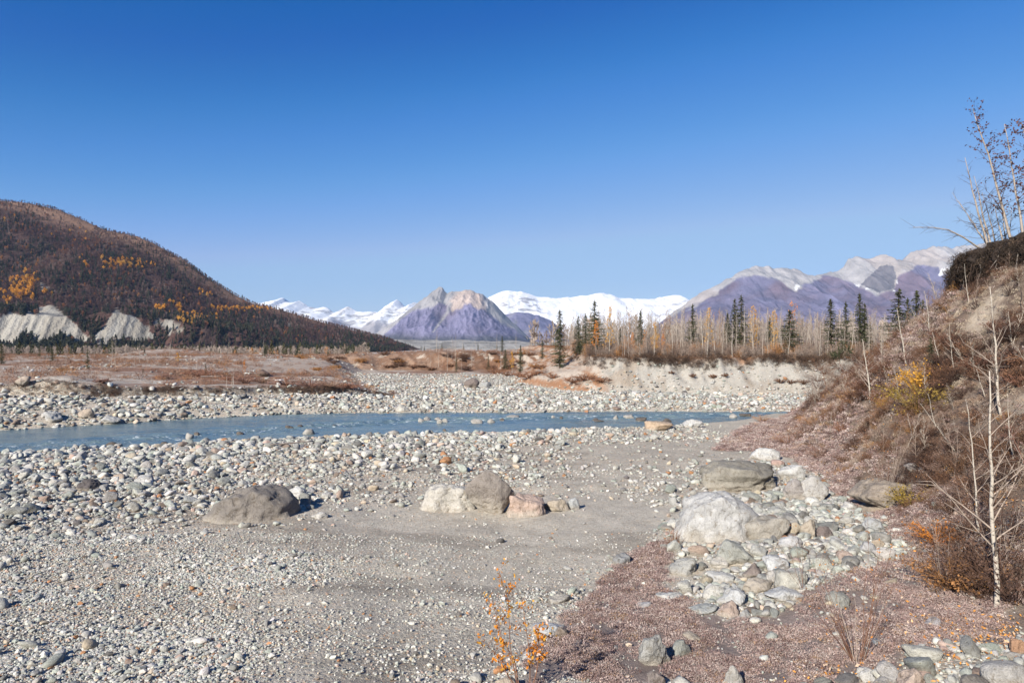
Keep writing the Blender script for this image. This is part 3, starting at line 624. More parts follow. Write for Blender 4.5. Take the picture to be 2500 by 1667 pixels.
PAL = np.array([(.50,.505,.49),(.57,.575,.56),(.63,.63,.61),(.42,.44,.42),(.34,.345,.335),(.27,.27,.265),(.155,.15,.15),(.27,.215,.18),(.52,.45,.365),(.45,.235,.12),(.50,.385,.335),(.38,.415,.39)])
PW = np.array([.20,.16,.10,.14,.12,.07,.03,.03,.06,.02,.035,.10]); PW = PW / PW.sum()
def pal(n, w=None):
    c = PAL[rng.choice(len(PAL), n, p=PW if w is None else w)]; return np.clip(0.88 * c * rng.uniform(0.82, 1.14, (n, 1)) * rng.uniform(0.97, 1.03, (n, 3)) * np.array([1.0, 0.985, 0.94]), 0, 0.8)
ST_BIG = [stone_mesh('cobble', 3, 100 + i, M_STONES, planes=8 + i % 6, soft=(9, 14, 20, 28)[i % 4], rough=0.06) for i in range(12)]
ST_SMALL = [stone_mesh('pebble', 2, 140 + i, M_STONES, planes=7 + i % 5, soft=(9, 14, 22)[i % 3], rough=0.05) for i in range(10)]
ST_TINY = [stone_mesh('grit', 1, 160 + i, M_GRIT, planes=7, soft=16, rough=0.05) for i in range(8)]
for q_ in ST_TINY: q_.polygons.foreach_set('use_smooth', np.zeros(len(q_.polygons), bool))
C_BIG = proto_collection('cobble', ST_BIG); C_SMALL = proto_collection('pebble', ST_SMALL); C_TINY = proto_collection('grit', ST_TINY)
ONE = [stone_mesh('cobble_shape', 3, 200 + i, M_STONE, planes=8 + i % 6, soft=(9, 14, 20, 28)[i % 4], rough=0.07) for i in range(16)]

# --- boulders and stones that can be told apart: (u0, u1, v_top, v_base, colour, shape options, tilt, name, label)
W_, G_, DG, GG, TN, BR, PK, OR_, DK, WM = (.60,.60,.585), (.43,.43,.42), (.28,.28,.275), (.36,.39,.36), (.47,.41,.33), (.26,.20,.165), (.50,.39,.33), (.50,.29,.15), (.12,.11,.11), (.56,.535,.49)
def unit3(v): return v / (np.linalg.norm(v, axis=1, keepdims=True) + 1e-9)
def peak(v, w, h): v = v.copy(); t = np.clip(v[:, 2] / h + 0.5, 0, 1); k = 1.12 - 0.72 * t ** 1.1; v[:, 0] *= k; v[:, 1] *= k; return v
def boulder(u0, u1, vt, vb, col, label, name='boulder', seed=None, planes=13, soft=12, rough=0.07, freq=2.0, dep=0.8, sink=0.22, sub=4, rz=None, cut=None, faces=None, mat=None, tilt=0.0, cat=None, group=None):
    u = (u0 + u1) / 2; x, y, z = ray(u, min(vb - 3, 1690)); w = (u1 - u0) / FPX * y; hgt = (vb - vt) / FPX * y; hgt = max(0.45 * hgt, hgt - 0.62 * dep * w * (vb - 833.5) / FPX)
    seed = seed if seed is not None else int(u0 * 7 + vt)
    if name == 'river_rock': y = CAMZ * FPX / (vb - 833.5); x = (u - 1250) / FPX * y; z = 0.0; w = (u1 - u0) / FPX * y; hgt = (vb - vt) / FPX * y
    full = hgt / (1 - sink) * (1 if vt > 900 else 1)
    v, f = stone_verts(sub, seed, planes, soft, rough, (w, w * dep, full), freq, faces)
    if cut: v = cut(v, w, full)
    if sub >= 4: q = v / max(w, 1e-3); nr = unit3(v); v = v + nr * (w * (0.05 + rough * 0.55) * (crag(q, 3.0, seed % 61) + 0.4 * crag(q, 9.0, seed % 53)))[:, None]
    if tilt:
        c, s = math.cos(tilt), math.sin(tilt); v = np.stack([v[:, 0] * c + v[:, 2] * s, v[:, 1], v[:, 2] * c - v[:, 0] * s], 1)
    mb = MB(); mb.add(v, f); o = link(name, mb.data(name, mat or M_STONE), loc=(x, y + w * dep * 0.35, (z if name == 'river_rock' else float(H(x, y + w * dep * 0.35))) + full * (0.5 - sink) - 0.02), rot=(0, 0, rz or 0))
    o.color = (*[q * 0.78 for q in col], 1); return tag(o, label, cat or ('boulder' if w > 0.6 else 'stone'), group)
def wedge(v, w, h):                     # low on the left, high and blunt on the right
    v = v.copy(); t = v[:, 0] / w + 0.5; v[:, 2] = (v[:, 2] + h / 2) * (0.72 + 0.4 * sstep(0, 0.85, t)) - h / 2; return v
def slopeback(v, w, h): v = v.copy(); t = v[:, 0] / w; v[:, 2] = (v[:, 2] + h / 2) * (1.05 - 0.45 * sstep(-0.05, 0.5, t) - 0.2 * sstep(-0.25, -0.5, t)) - h / 2; return v
def heart(v, w, h):                     # broad shoulders, narrower foot
    v = v.copy(); t = v[:, 2] / h + 0.5; v[:, 0] *= 0.70 + 0.42 * sstep(0, 0.6, t); return v
def cracked(v, w, h):
    v = v.copy(); t = v[:, 0] / w
    for c, a in ((-0.02, 0.05), (0.27, 0.06), (-0.36, 0.03)): v[:, 1] += a * w * np.exp(-((t - c + 0.06 * np.sin(v[:, 2] / h * 9)) / 0.018) ** 2) * (v[:, 1] < 0); v[:, 2] -= 0.05 * h * np.exp(-((t - c) / 0.02) ** 2)
    return v
BOULDERS = [
 boulder(463, 702, 1181, 1277, (.25,.225,.20), 'long dark brown boulder with low sloping end on the sand', seed=5, soft=7, rough=0.06, dep=0.62, sub=5, sink=0.3, faces=[(-.34,0,1,.56),(1,0,.1,.98),(.7,-.2,.75,.78),(-1,0,.5,.95),(0,-1,.4,.62),(-.5,-.8,.3,.8),(.5,-.8,.2,.8),(0,1,.3,.62),(0,0,-1,.7)]),
 boulder(1018, 1166, 1184, 1252, (.58,.555,.50), 'cracked whitish marble block beside the brown upright boulder', seed=22, soft=14, rough=0.04, dep=0.6, cut=cracked, sub=5, faces=[(0,.1,1,.6),(1,0,.1,1),(-1,0,.3,.95),(-.7,0,.7,.92),(0,-1,.15,.6),(0,1,.1,.6),(0,0,-1,.6),(.6,-.8,.2,.9),(-.6,-.8,.2,.88)]),
 boulder(1142, 1248, 1140, 1258, (.32,.285,.255), 'rounded brown boulder standing upright between two pale blocks', seed=31, planes=9, soft=7, rough=0.03, dep=0.7, cut=heart, sub=5, sink=0.1),
 boulder(1236, 1330, 1203, 1262, (.56,.43,.36), 'pinkish tan block right against the brown upright boulder', seed=41, soft=14, dep=0.8, sub=5, faces=[(.35,-.1,1,.6),(1,0,.1,.95),(-1,0,.2,.9),(0,-1,.2,.65),(0,1,.1,.7),(0,0,-1,.7),(.6,-.7,.3,.85),(-.6,.7,.4,.8)]),
 boulder(1326, 1394, 1214, 1252, TN, 'low tan stone sunk in sand behind the driftwood log'), boulder(1386, 1417, 1215, 1246, (.45,.47,.47), 'bluish grey angular stone at the end of the pale stones', name='stone', soft=20),
 boulder(1662, 1866, 1192, 1322, (.55,.55,.54), 'largest white boulder with rough brown underside above the stone pile', seed=66, soft=9, rough=0.05, freq=2.6, dep=0.75, sub=5, sink=0.22, faces=[(-.1,0,1,.72),(.55,-.1,.8,.74),(1,0,.15,1),(-1,0,.25,.92),(-.75,-.2,.7,.86),(-.1,-1,.45,.75),(.6,-.8,.3,.85),(-.6,-.8,.1,.86),(0,1,.3,.8),(0,0,-1,.8),(.7,.6,.2,.9),(.8,-.2,-.6,.85)]),
 boulder(1722, 1920, 1118, 1200, (.32,.30,.255), 'olive brown flat topped boulder behind the largest white boulder', seed=71, planes=12, soft=12, rough=0.06, dep=0.7, sub=5, sink=0.15),
 boulder(1822, 1932, 1254, 1318, (.40,.375,.33), 'smooth tan grey slab leaning on the largest white boulder', seed=81, planes=9, soft=8, rough=0.03, dep=0.6, tilt=-0.35, sink=0.15),
 boulder(1908, 1968, 1130, 1174, W_, 'white block touching the olive brown boulder', name='stone', soft=18), boulder(1920, 1968, 1168, 1222, (.40,.37,.35), 'rust spotted grey boulder beside a pale rounded boulder', seed=101),
 boulder(1960, 2026, 1160, 1225, (.50,.485,.46), 'pale rounded boulder beside the rust spotted one', seed=102, soft=8), boulder(1842, 1908, 1093, 1126, W_, 'white slab lying on gravel behind the olive brown boulder', name='stone', soft=18),
 boulder(1758, 1846, 1314, 1382, (.40,.41,.375), 'large grey green cobble below the largest white boulder', seed=121, soft=14), boulder(1640, 1706, 1358, 1408, (.42,.42,.40), 'rough grey block at the edge of the moss by the pile', seed=131, soft=14, rough=0.09),
 boulder(1738, 1784, 1361, 1391, WM, 'small cream stone with chipped front in the pile', name='stone'), boulder(1818, 1862, 1370, 1412, (.27,.225,.205), 'reddish brown smooth cobble in the middle of the pile', name='stone', soft=8),
 boulder(1874, 1936, 1356, 1402, (.58,.59,.59), 'bluish white cobble above the black veined one', name='stone', soft=9), boulder(1880, 1922, 1390, 1426, (.50,.48,.45), 'black and cream marbled round cobble', name='stone', rough=0.1),
 boulder(1758, 1846, 1424, 1482, (.58,.595,.60), 'big white triangular cobble at the lower pile edge', seed=181, soft=14, cut=peak), boulder(1824, 1893, 1410, 1448, (.47,.42,.355), 'tan oval cobble between two white ones', name='stone', soft=8),
 boulder(1876, 1968, 1426, 1466, (.60,.61,.61), 'long white wedge shaped cobble with a thin shadow across', seed=201, soft=14, planes=9), boulder(1688, 1756, 1470, 1500, (.46,.475,.45), 'greenish white flat cobble at the pile corner', name='stone'),
 boulder(1756, 1808, 1464, 1508, (.50,.40,.34), 'pinkish square cobble half sunk in moss', name='stone', soft=14), boulder(1732, 1795, 1394, 1422, (.60,.60,.58), 'broad white cobble left of the reddish brown one', name='stone'),
 boulder(1498, 1540, 1351, 1383, (.30,.305,.31), 'dark grey cobble alone on the sand by the moss', name='stone', soft=8), boulder(1959, 1999, 1264, 1316, (.48,.42,.34), 'upright tan cobble with orange stain', name='stone', soft=8),
 boulder(1997, 2038, 1283, 1316, (.20,.165,.155), 'purple brown cobble right of the upright tan one', name='stone', soft=9), boulder(1904, 1970, 1308, 1342, (.60,.60,.60), 'smooth white oval cobble below the upright tan one', name='stone', soft=8),
 boulder(2010, 2058, 1225, 1250, (.34,.35,.34), 'flat grey cobble under the pale rounded boulder', name='stone', soft=8), boulder(2106, 2147, 1319, 1352, (.47,.47,.47), 'white headed stone at the shaded edge of the brush', name='stone'),
 boulder(2112, 2165, 1262, 1303, (.46,.475,.48), 'pale bluish cobble crossed by a twig shadow', name='stone', soft=9), boulder(2222, 2272, 1123, 1148, (.33,.30,.28), 'flat brown stone sticking out of the dirt mound', name='stone', soft=8),
 boulder(2110, 2262, 1160, 1226, (.36,.305,.25), 'large dusty tan boulder half buried at the slope foot', seed=320, planes=10, soft=9, rough=0.06, dep=0.8, sub=5, sink=0.4),
 boulder(1555, 1645, 1536, 1630, (.36,.36,.345), 'angular grey peaked rock standing in the moss', seed=331, planes=10, soft=18, rough=0.05, dep=0.8, sub=5, sink=0.15, cut=peak), boulder(1643, 1690, 1560, 1606, (.31,.32,.29), 'grey green slab leaning on the peaked rock', name='stone'),
 boulder(1580, 1626, 1632, 1680, (.27,.235,.22), 'brown square stone below the peaked rock', name='stone'), boulder(1767, 1822, 1614, 1682, (.42,.41,.385), 'pointed two toned stone at the bottom of the moss', name='stone', soft=18, cut=peak),
 boulder(1672, 1718, 1541, 1568, (.50,.44,.36), 'flat cream stone right of the peaked rock', name='stone'), boulder(1607, 1669, 1442, 1466, (.60,.60,.57), 'jagged white flat stone in the moss', name='stone', soft=18),
 boulder(1555, 1592, 1466, 1486, (.48,.47,.47), 'small lilac white stone alone in the moss', name='stone'), boulder(2204, 2276, 1620, 1695, (.53,.43,.36), 'big pinkish rounded stone at the bottom edge', seed=401, soft=7, planes=9),
 boulder(2356, 2432, 1640, 1700, (.22,.205,.19), 'dark flat stone at the bottom edge among orange leaves', name='stone', soft=8), boulder(2451, 2477, 1580, 1602, (.58,.59,.59), 'small white stone against the orange rock', name='stone', soft=8),
 boulder(2470, 2516, 1552, 1602, (.45,.27,.17), 'orange brown rock at the corner among fallen leaves', name='stone'), boulder(2103, 2144, 1628, 1668, (.57,.565,.54), 'white angular stone at the bottom beside pinkish one', name='stone', soft=18),
 boulder(2268, 2304, 1502, 1534, (.45,.43,.45), 'lilac pitted stone with dark holes in the brush', name='stone', rough=0.09), boulder(1578, 1645, 1027, 1054, (.52,.40,.29), 'orange tan block on the near water edge', soft=18, seed=411),
 boulder(1673, 1719, 1023, 1046, (.58,.58,.57), 'white angular block on the near water edge', soft=20, seed=412), boulder(1340, 1394, 1445, 1473, (.50,.475,.43), 'cream flat slab with dark end on the sand', name='stone', soft=20),
 boulder(1300, 1380, 1512, 1550, (.52,.53,.53), 'white slab at the moss edge behind the orange sapling', name='stone', soft=18), boulder(1350, 1392, 1526, 1560, (.30,.25,.21), 'brown rounded stone beside the white slab', name='stone'),
 boulder(1205, 1264, 1640, 1690, (.48,.41,.33), 'tan rounded rock at the foot of the orange sapling', seed=431, soft=8), boulder(760, 799, 1249, 1269, (.58,.57,.54), 'white flat stone on sand right of the dark brown boulder', name='stone'),
 boulder(703, 743, 1188, 1215, (.58,.58,.57), 'white rounded stone behind the dark brown boulder', name='stone', soft=9), boulder(747, 770, 1190, 1206, (.30,.30,.31), 'small grey stone beside the white rounded one', name='stone'),
 boulder(1132, 1169, 924, 951, (.22,.18,.16), 'brown square boulder on the far gravel wash', seed=441, soft=16, dep=1), boulder(1169, 1198, 934, 952, (.38,.385,.38), 'grey boulder beside the brown square one far off', seed=442),
 boulder(963, 998, 990, 1008, (.50,.49,.45), 'pale boulder at the far water edge', seed=443), boulder(100, 142, 1009, 1033, (.48,.485,.48), 'pale grey boulder low on the far left bank', seed=444),
 boulder(186, 222, 1002, 1026, (.47,.39,.31), 'tan boulder among grey ones on the far bank', seed=445), boulder(240, 289, 1020, 1040, (.47,.47,.46), 'broad pale boulder touching the far water edge', seed=446),
 boulder(36, 67, 937, 957, (.46,.38,.31), 'tan rounded boulder in the cut bank edge', seed=447), boulder(620, 656, 905, 922, (.17,.115,.09), 'dark brown mound shaped boulder on the far plain', seed=448, dep=1),
 boulder(181, 233, 1169, 1200, (.13,.115,.115), 'blackish rock on the cobble bar at left', seed=449, soft=14), boulder(322, 369, 1158, 1186, (.56,.56,.545), 'white oblong cobble on the bar right of the blackish rock', seed=450, soft=10),
]
# stones breaking the water
RR = RIVER_ROCKS
for i, (a, b, c_, d_, dk) in enumerate(sorted(RR)):
    boulder(a, b, c_, d_, (.13,.11,.095) if dk else (.44,.42,.385), 'dark wet rock just breaking the river surface' if dk else 'pale dry topped rock standing in the river', name='river_rock', sub=3, sink=0.35, seed=500 + i, cat='rock', group='rocks in the river')
print('boulders', len(bpy.data.objects))

taken = np.array([(o.location.x, o.location.y, max(o.dimensions.x, o.dimensions.y) * 0.5) for o in bpy.data.objects if o.get('category') in ('boulder', 'stone')])
def free(x, y, r):
    k = np.ones(len(x), bool)
    for bx, by, br in taken: k &= (x - bx) ** 2 + (y - by) ** 2 > (br * 0.9 + r * 0.6) ** 2
    return k
def scatter(n, box, dens, size):
    """random spots in a box, kept with the probability dens; returns x, y, size"""
    x = rng.uniform(box[0], box[1], n); y = rng.uniform(box[2], box[3], n); k = rng.random(n) < dens(x, y); x, y = x[k], y[k]
    s = size(len(x)); return x, y, s
def in_view(x, y, m=1.15): return (np.abs(x) < 0.75 * m * y + 1.5)
def near_cobble(x, y):
    a, b = stoniness(x, y); mo, sl = mossiness(x, y); s = y_near(x) - y
    return a * (s > -0.5) * (1 - 0.93 * mo) * (1 - 0.7 * sl) * in_view(x, y)
def near_pebble(x, y):
    a, b = stoniness(x, y); mo, sl = mossiness(x, y); s = y_near(x) - y
    patch = 0.35 + 0.65 * sstep(-0.3, 0.3, fbm(x * 0.35 + y * 0.1, y * 0.9, 4, 91))
    return b * patch * (s > -0.2) * (1 - 0.95 * mo) * in_view(x, y)
def far_cobble(x, y):
    f = y - y_far(x); ye, xb = d_left(x, y); dt = d_terr(x, y)
    bank = (y < ye + 0.2) & (x < xb); wash = (x > xb - 2) & (dt < 0.6) & (y < 118) 
    p = np.where(bank, 1.0, np.where(wash, np.interp(y, [60, 85, 118], [1.0, 0.75, 0.35]), 0.0))
    p = p * np.where(bank & (y > ye - 1.0), 0.6, 1)
    return p * (f > -0.3) * in_view(x, y)
def put_mass(name, coll, parts, flat, sink, label, cat='stones', w=None):
    x, y, s = [np.concatenate(q) for q in zip(*parts)]; k = free(x, y, s * 0.5); x, y, s = x[k], y[k], s[k]; n = len(x)
    sc = np.stack([s * rng.uniform(0.8, 1.25, n), s * rng.uniform(0.6, 1.0, n), s * rng.uniform(flat[0], flat[1], n)], 1)
    z = H(x, y) + sc[:, 2] * (0.5 - sink)
    rot = np.stack([rng.normal(0, 0.22, n), rng.normal(0, 0.22, n), rng.uniform(0, 6.28, n)], 1)
    return x, y, z, sc, rot
def lognorm(lo, hi, p=2.2): return lambda n: lo + (hi - lo) * rng.random(n) ** p
NEARBOX = (-34, 15, 8.0, 62); 
big = [scatter(30000, NEARBOX, lambda x, y: near_cobble(x, y) ** 1.5 * 0.45 * np.where(x > 3, 0.5, 1) * (near_cobble(x, y) > 0.22), lognorm(0.20, 0.62, 3.0)),
       scatter(2600, (4, 13, 9, 28), lambda x, y: near_cobble(x, y) * 0.5, lognorm(0.18, 0.5, 1.8)),
       scatter(13000, (-55, 36, 48, 92), lambda x, y: far_cobble(x, y) * np.where(x < -14, 0.8, 0.5), lognorm(0.22, 0.76, 3.0))]
x, y, z, sc, rot = put_mass('cobbles', C_BIG, big, (0.45, 0.8), 0.2, '')
colr = pal(len(x)); near = y < y_near(x)
# the 240 that show largest are stones of their own
show = np.where(in_view(x, y, 0.98), sc[:, 0] / y, 0) * np.where(near, 1, 1.0); order = np.argsort(-show); top = order[:225]; rest = order[225:]
names = np.array(['bluish grey', 'pale grey', 'whitish', 'greenish grey', 'mid grey', 'dark grey', 'blackish', 'brown', 'tan', 'rusty orange', 'pinkish', 'grey green'])
bx_ = np.array([o.location.x for o in BOULDERS]); by_ = np.array([o.location.y for o in BOULDERS]); bl_ = [' '.join(o['label'].split()[:6]) for o in BOULDERS]
for o, q in zip(BOULDERS, range(99)):
    w_ = o['label'].split(); cut = [k for k, t in enumerate(w_) if k > 1 and t in ('with','on','beside','standing','right','sunk','at','behind','below','above','leaning','in','left','half','touching','lying','under','crossed','sticking','alone','among','against','low','and','between','far')]; bl_[q] = ' '.join(w_[:cut[0]] if cut else w_[:6])
for i in top:
    ci = int(np.argmin(((PAL * 0.88 - colr[i]) ** 2).sum(1)))
    if not near[i]: where, grp = 'on the stony far bank beyond the river', 'cobbles on the far bank'
    elif x[i] > 3.2 and y[i] < 30: where, grp = 'in the stone pile by the white boulder', 'cobbles in the pile at the slope foot'
    elif y_near(x[i]) - y[i] < 7: where, grp = 'in the belt along the near water edge', 'cobbles along the near water edge'
    else: where, grp = 'on the gravel bar', 'cobbles on the gravel bar'
    dd = (bx_ - x[i]) ** 2 + (by_ - y[i]) ** 2; bi = int(np.argmin(dd)); dx, dy = x[i] - bx_[bi], y[i] - by_[bi]; dist = math.sqrt(dd[bi])
    side = ('right of' if dx > 0 else 'left of') if abs(dx) > abs(dy) else ('behind' if dy > 0 else 'in front of')
    far_ = 'just' if dist < 0.9 else 'a stride' if dist < 1.8 else 'a few strides' if dist < 3.5 else 'well'
    label = '%s %s cobble %s %s the %s' % ('big' if sc[i, 0] > 0.62 else 'small' if sc[i, 0] < 0.36 else 'middling', names[ci], far_, side, bl_[bi])
    o = link('cobble', ONE[rng.integers(len(ONE))], loc=(x[i], y[i], z[i]), rot=rot[i], sc=sc[i]); o.color = (*colr[i], 1)
    tag(o, label, 'stone', grp)
mass('cobbles', C_BIG, np.stack([x, y, z], 1)[rest], rot[rest], sc[rest], colr[rest], 'grey and white river cobbles strewn over both banks', 'cobbles')
med = [scatter(210000, NEARBOX, lambda x, y: near_cobble(x, y) ** 1.4 * 0.36 + near_pebble(x, y) ** 2 * 0.035, lognorm(0.10, 0.30, 2.2)),
       scatter(9000, (4, 13, 9, 28), lambda x, y: near_cobble(x, y) * 0.75, lognorm(0.08, 0.24, 1.6)),
       scatter(110000, (-55, 36, 48, 118), lambda x, y: far_cobble(x, y) * 0.42, lognorm(0.12, 0.42, 2.0)),
       scatter(26000, (-90, 10, 58, 150), lambda x, y: 0.3 * (y > d_left(x, y)[0]) * (x < d_left(x, y)[1] + 3) * sstep(0.0, 0.4, fbm(x * 0.15, y * 0.15, 3, 93)), lognorm(0.12, 0.55, 3.0)),
       scatter(2600, (9, 45, 78, 86), lambda x, y: 0.5 * (d_terr(x, y) > 0) * (d_terr(x, y) < 3.4), lognorm(0.12, 0.5, 3.0)),
       scatter(1500, (1, 10, 9, 30), lambda x, y: 0.10 * (x < toe(y) + 3), lognorm(0.06, 0.22, 2.0))]
x, y, z, sc, rot = put_mass('stones', C_SMALL, med, (0.4, 0.75), 0.2, '')
mass('small_stones', C_SMALL, np.stack([x, y, z], 1), rot, sc, pal(len(x)), 'small grey stones filling the banks between the cobbles', 'stones'); print('small', len(x))
sm = [scatter(260000, (-20, 12, 8.5, 30), lambda x, y: near_pebble(x, y) ** 1.5 * 0.24 * np.clip(18 / y, 0.3, 1), lognorm(0.045, 0.13, 2.4)),
      scatter(700000, (-14.5, 9, 8.5, 19.5), lambda x, y: near_pebble(x, y) ** 1.6 * 0.6 + 0.012, lognorm(0.02, 0.06, 1.8))]
x, y, z, sc, rot = put_mass('pebbles', C_TINY, sm, (0.45, 0.8), 0.15, '')
mass('pebbles', C_TINY, np.stack([x, y, z], 1), rot, sc, pal(len(x)) * 1.02, 'loose grey pebbles and grit over the sand bar', 'pebbles'); print('pebbles', len(x))

# ------------------------------------------------------------------ plants: shapes
def unit(v): return v / (np.linalg.norm(v, axis=-1, keepdims=True) + 1e-9)
def spruce_meshes(seed, hh=8.0, wide=0.15, gaps=0.0):
    g = np.random.default_rng(seed); tr = MB(); cr = MB()
    zz = np.linspace(0, hh, 7); tr.tube(np.stack([0.03 * np.sin(zz + seed), 0.03 * np.cos(zz * 0.7), zz], 1), np.linspace(0.11, 0.01, 7), 5)
    z = 0.05 * hh; C, D, Wd = [], [], []
    while z < hh * 0.985:
        f = z / hh; L0 = wide * hh * (1 - f) ** 0.75 * min(1, 0.55 + f * 3) + 0.05
        for b in range(int(g.integers(5, 8))):
            if g.random() < gaps: continue
            a = g.uniform(0, 6.28); L = L0 * g.uniform(0.55, 1.2); dirv = np.array([math.cos(a), math.sin(a), 0])
            m = max(3, int(L / 0.085)); t = (np.arange(m) + g.uniform(0.2, 0.9, m)) / m
            p = dirv * (L * t)[:, None]; p[:, 2] = z + g.normal(0, 0.05) + (-0.30 * t + 0.22 * t * t) * L
            for k in range(2):
                q = p + g.normal(0, 0.035, (m, 3)); d = unit(dirv * 0.8 + g.normal(0, 0.55, (m, 3)) + np.array([0, 0, -0.35])) * g.uniform(0.07, 0.15, (m, 1))
                w = unit(np.cross(d, g.normal(0, 1, (m, 3)))) * g.uniform(0.02, 0.04, (m, 1)); C.append(q); D.append(d); Wd.append(w)
        z += hh * 0.022 * g.uniform(0.7, 1.3)
    m = 14; q = np.stack([g.normal(0, 0.03, m), g.normal(0, 0.03, m), hh * g.uniform(0.93, 1.02, m)], 1); C.append(q); D.append(np.tile([0, 0, 0.11], (m, 1)) + g.normal(0, .03, (m, 3))); Wd.append(g.normal(0, 0.03, (m, 3)))
    cr.blades(np.concatenate(C), np.concatenate(D), np.concatenate(Wd))
    return tr.data('spruce_trunk', M_BARKD), cr.data('spruce_crown', M_NEEDLE, False)
def bare_meshes(seed, hh=7.0, nb=24, spread=0.16, twig=M_TWIG, bark=M_BARKP, r0=0.05, leaves=None, nleaf=0, lsize=0.07, lo=0.25, up=1.0, merge=False):
    g = np.random.default_rng(seed); tr = MB(); cr = tr if merge else MB(); lf = MB()
    zz = np.linspace(0, hh, 9); bx = np.cumsum(g.normal(0, 0.06 * hh / 7, 9)) * 0.8; by = np.cumsum(g.normal(0, 0.06 * hh / 7, 9)) * 0.8; bx -= bx[0]; by -= by[0]
    P = np.stack([bx, by, zz], 1); tr.tube(P, np.linspace(r0, r0 * 0.12, 9), 5); tips = []
    for b in range(nb):
        f = lo + (0.97 - lo) * (b + g.random()) / nb; p = np.array([np.interp(f * hh, zz, P[:, i]) for i in range(3)])
        a = g.uniform(0, 6.28); L = spread * hh * (1.15 - f) * g.uniform(0.5, 1.3) + 0.12 * hh / 7
        d = unit(np.array([math.cos(a), math.sin(a), up * g.uniform(0.7, 1.5)])); mid = p + d * L * 0.5 + g.normal(0, 0.03 * L, 3); e = p + d * L + np.array([0, 0, 0.22 * L]) + g.normal(0, 0.06 * L, 3)
        rr = r0 * 0.28 * (1.1 - f) + 0.004; cr.tube([p, mid, e], [rr, rr * 0.7, rr * 0.3], 3); tips += [mid, e]
        for s in range(4):
            t = g.uniform(0.25, 1.0); q = p + (e - p) * t; d2 = unit(d + g.normal(0, 0.6, 3)); l2 = L * g.uniform(0.25, 0.55); e2 = q + d2 * l2
            cr.tube([q, e2], [rr * 0.5, rr * 0.25], 3); tips.append(e2)
    if merge: return tr.data('bare_tree', M_MASS)
    out = [tr.data('bare_trunk', bark), cr.data('bare_crown', twig)]
    if leaves:
        T = np.array(tips); q = T[g.integers(0, len(T), nleaf)] + g.normal(0, 0.13 * hh / 7, (nleaf, 3)); d = unit(g.normal(0, 1, (nleaf, 3))) * lsize * g.uniform(0.6, 1.2, (nleaf, 1)); w = unit(np.cross(d, g.normal(0, 1, (nleaf, 3)))) * lsize * 0.62
        lf.blades(q, d, w); out.append(lf.data('leaves', leaves, False))
    return out
def bush_mesh(seed, mat, n=46, hh=1.0, spread=0.75, leaf=120, ls=0.03, stem=0.008):
    g = np.random.default_rng(seed); mb = MB(); tips = []
    for i in range(n):
        a = g.uniform(0, 6.28); s = spread * math.sqrt(g.random()); b = np.array([math.cos(a), math.sin(a), 0]) * 0.12 * g.random(); e = np.array([math.cos(a) * s, math.sin(a) * s, hh * g.uniform(0.45, 1.0) * (1 - 0.35 * s / spread)])
        m = b + (e - b) * 0.55 + np.array([0, 0, 0.12]) + g.normal(0, 0.05, 3); mb.tube([b, m, e], [stem, stem * 0.7, stem * 0.35], 3); tips += [m, e, (m + e) / 2]
        for k in range(2): q = b + (e - b) * g.uniform(0.4, 0.9); e2 = q + unit(e - b + g.normal(0, 0.6, 3)) * g.uniform(0.12, 0.32); mb.tube([q, e2], [stem * 0.5, stem * 0.25], 3); tips.append(e2)
    T = np.array(tips)
    if leaf:
        q = T[g.integers(0, len(T), leaf)] + g.normal(0, 0.05, (leaf, 3)); d = unit(g.normal(0, 1, (leaf, 3))) * ls * g.uniform(0.6, 1.3, (leaf, 1)); w = unit(np.cross(d, g.normal(0, 1, (leaf, 3)))) * ls * 0.6; mb.blades(q, d, w)
    return mb.data('bush', mat, False)

# ------------------------------------------------------------------ trees as things
SPR = [spruce_meshes(600 + i, 8.0, 0.13 + 0.018 * (i % 4), 0.12 * (i % 3)) for i in range(6)]
BARE = [bare_meshes(640 + i, 7.0, 22 + 2 * (i % 5), 0.13 + 0.02 * (i % 3), bark=(M_BARKP, M_BARKG)[i % 2], r0=0.05 + 0.008 * (i % 3), lo=0.25 + 0.06 * (i % 3)) for i in range(9)]
GOLD = [bare_meshes(680 + i, 6.0, 24, 0.15, leaves=(M_ORANGE, M_YELLOW)[i % 2], nleaf=(620, 380, 240, 900)[i % 4], lsize=0.085, lo=0.12) for i in range(6)]
def tree(name, parts, loc, h, h0, rz, label, cat, group=None, names=('trunk', 'crown', 'foliage'), lean=(0, 0), wide=1.0):
    e = empty(name, loc, rz); e.rotation_euler = (lean[0], lean[1], rz); k = h / h0; e.scale = (k * wide, k * wide, k)
    pp = [link(nm, me, e) for me, nm in zip(parts[:2], names)]
    if len(parts) > 2: link(names[2], parts[2], pp[1])
    return tag(e, label, cat, group)
def at_depth(u, y): x = (u - 1250) / FPX * y; return x, y, float(H(x, y))
def spruce(u, vt, y, label, i=0, group=None, wide=1.0, name='spruce_tree', lean=(0, 0)):
    x, y, z = at_depth(u, y); h = max(0.6, CAMZ + (833.5 - vt) / FPX * y - z); return tree(name, SPR[i % 6], (x, y, z - 0.05), h, 8.0, i * 1.7, label, 'spruce', group, lean=lean, wide=wide)
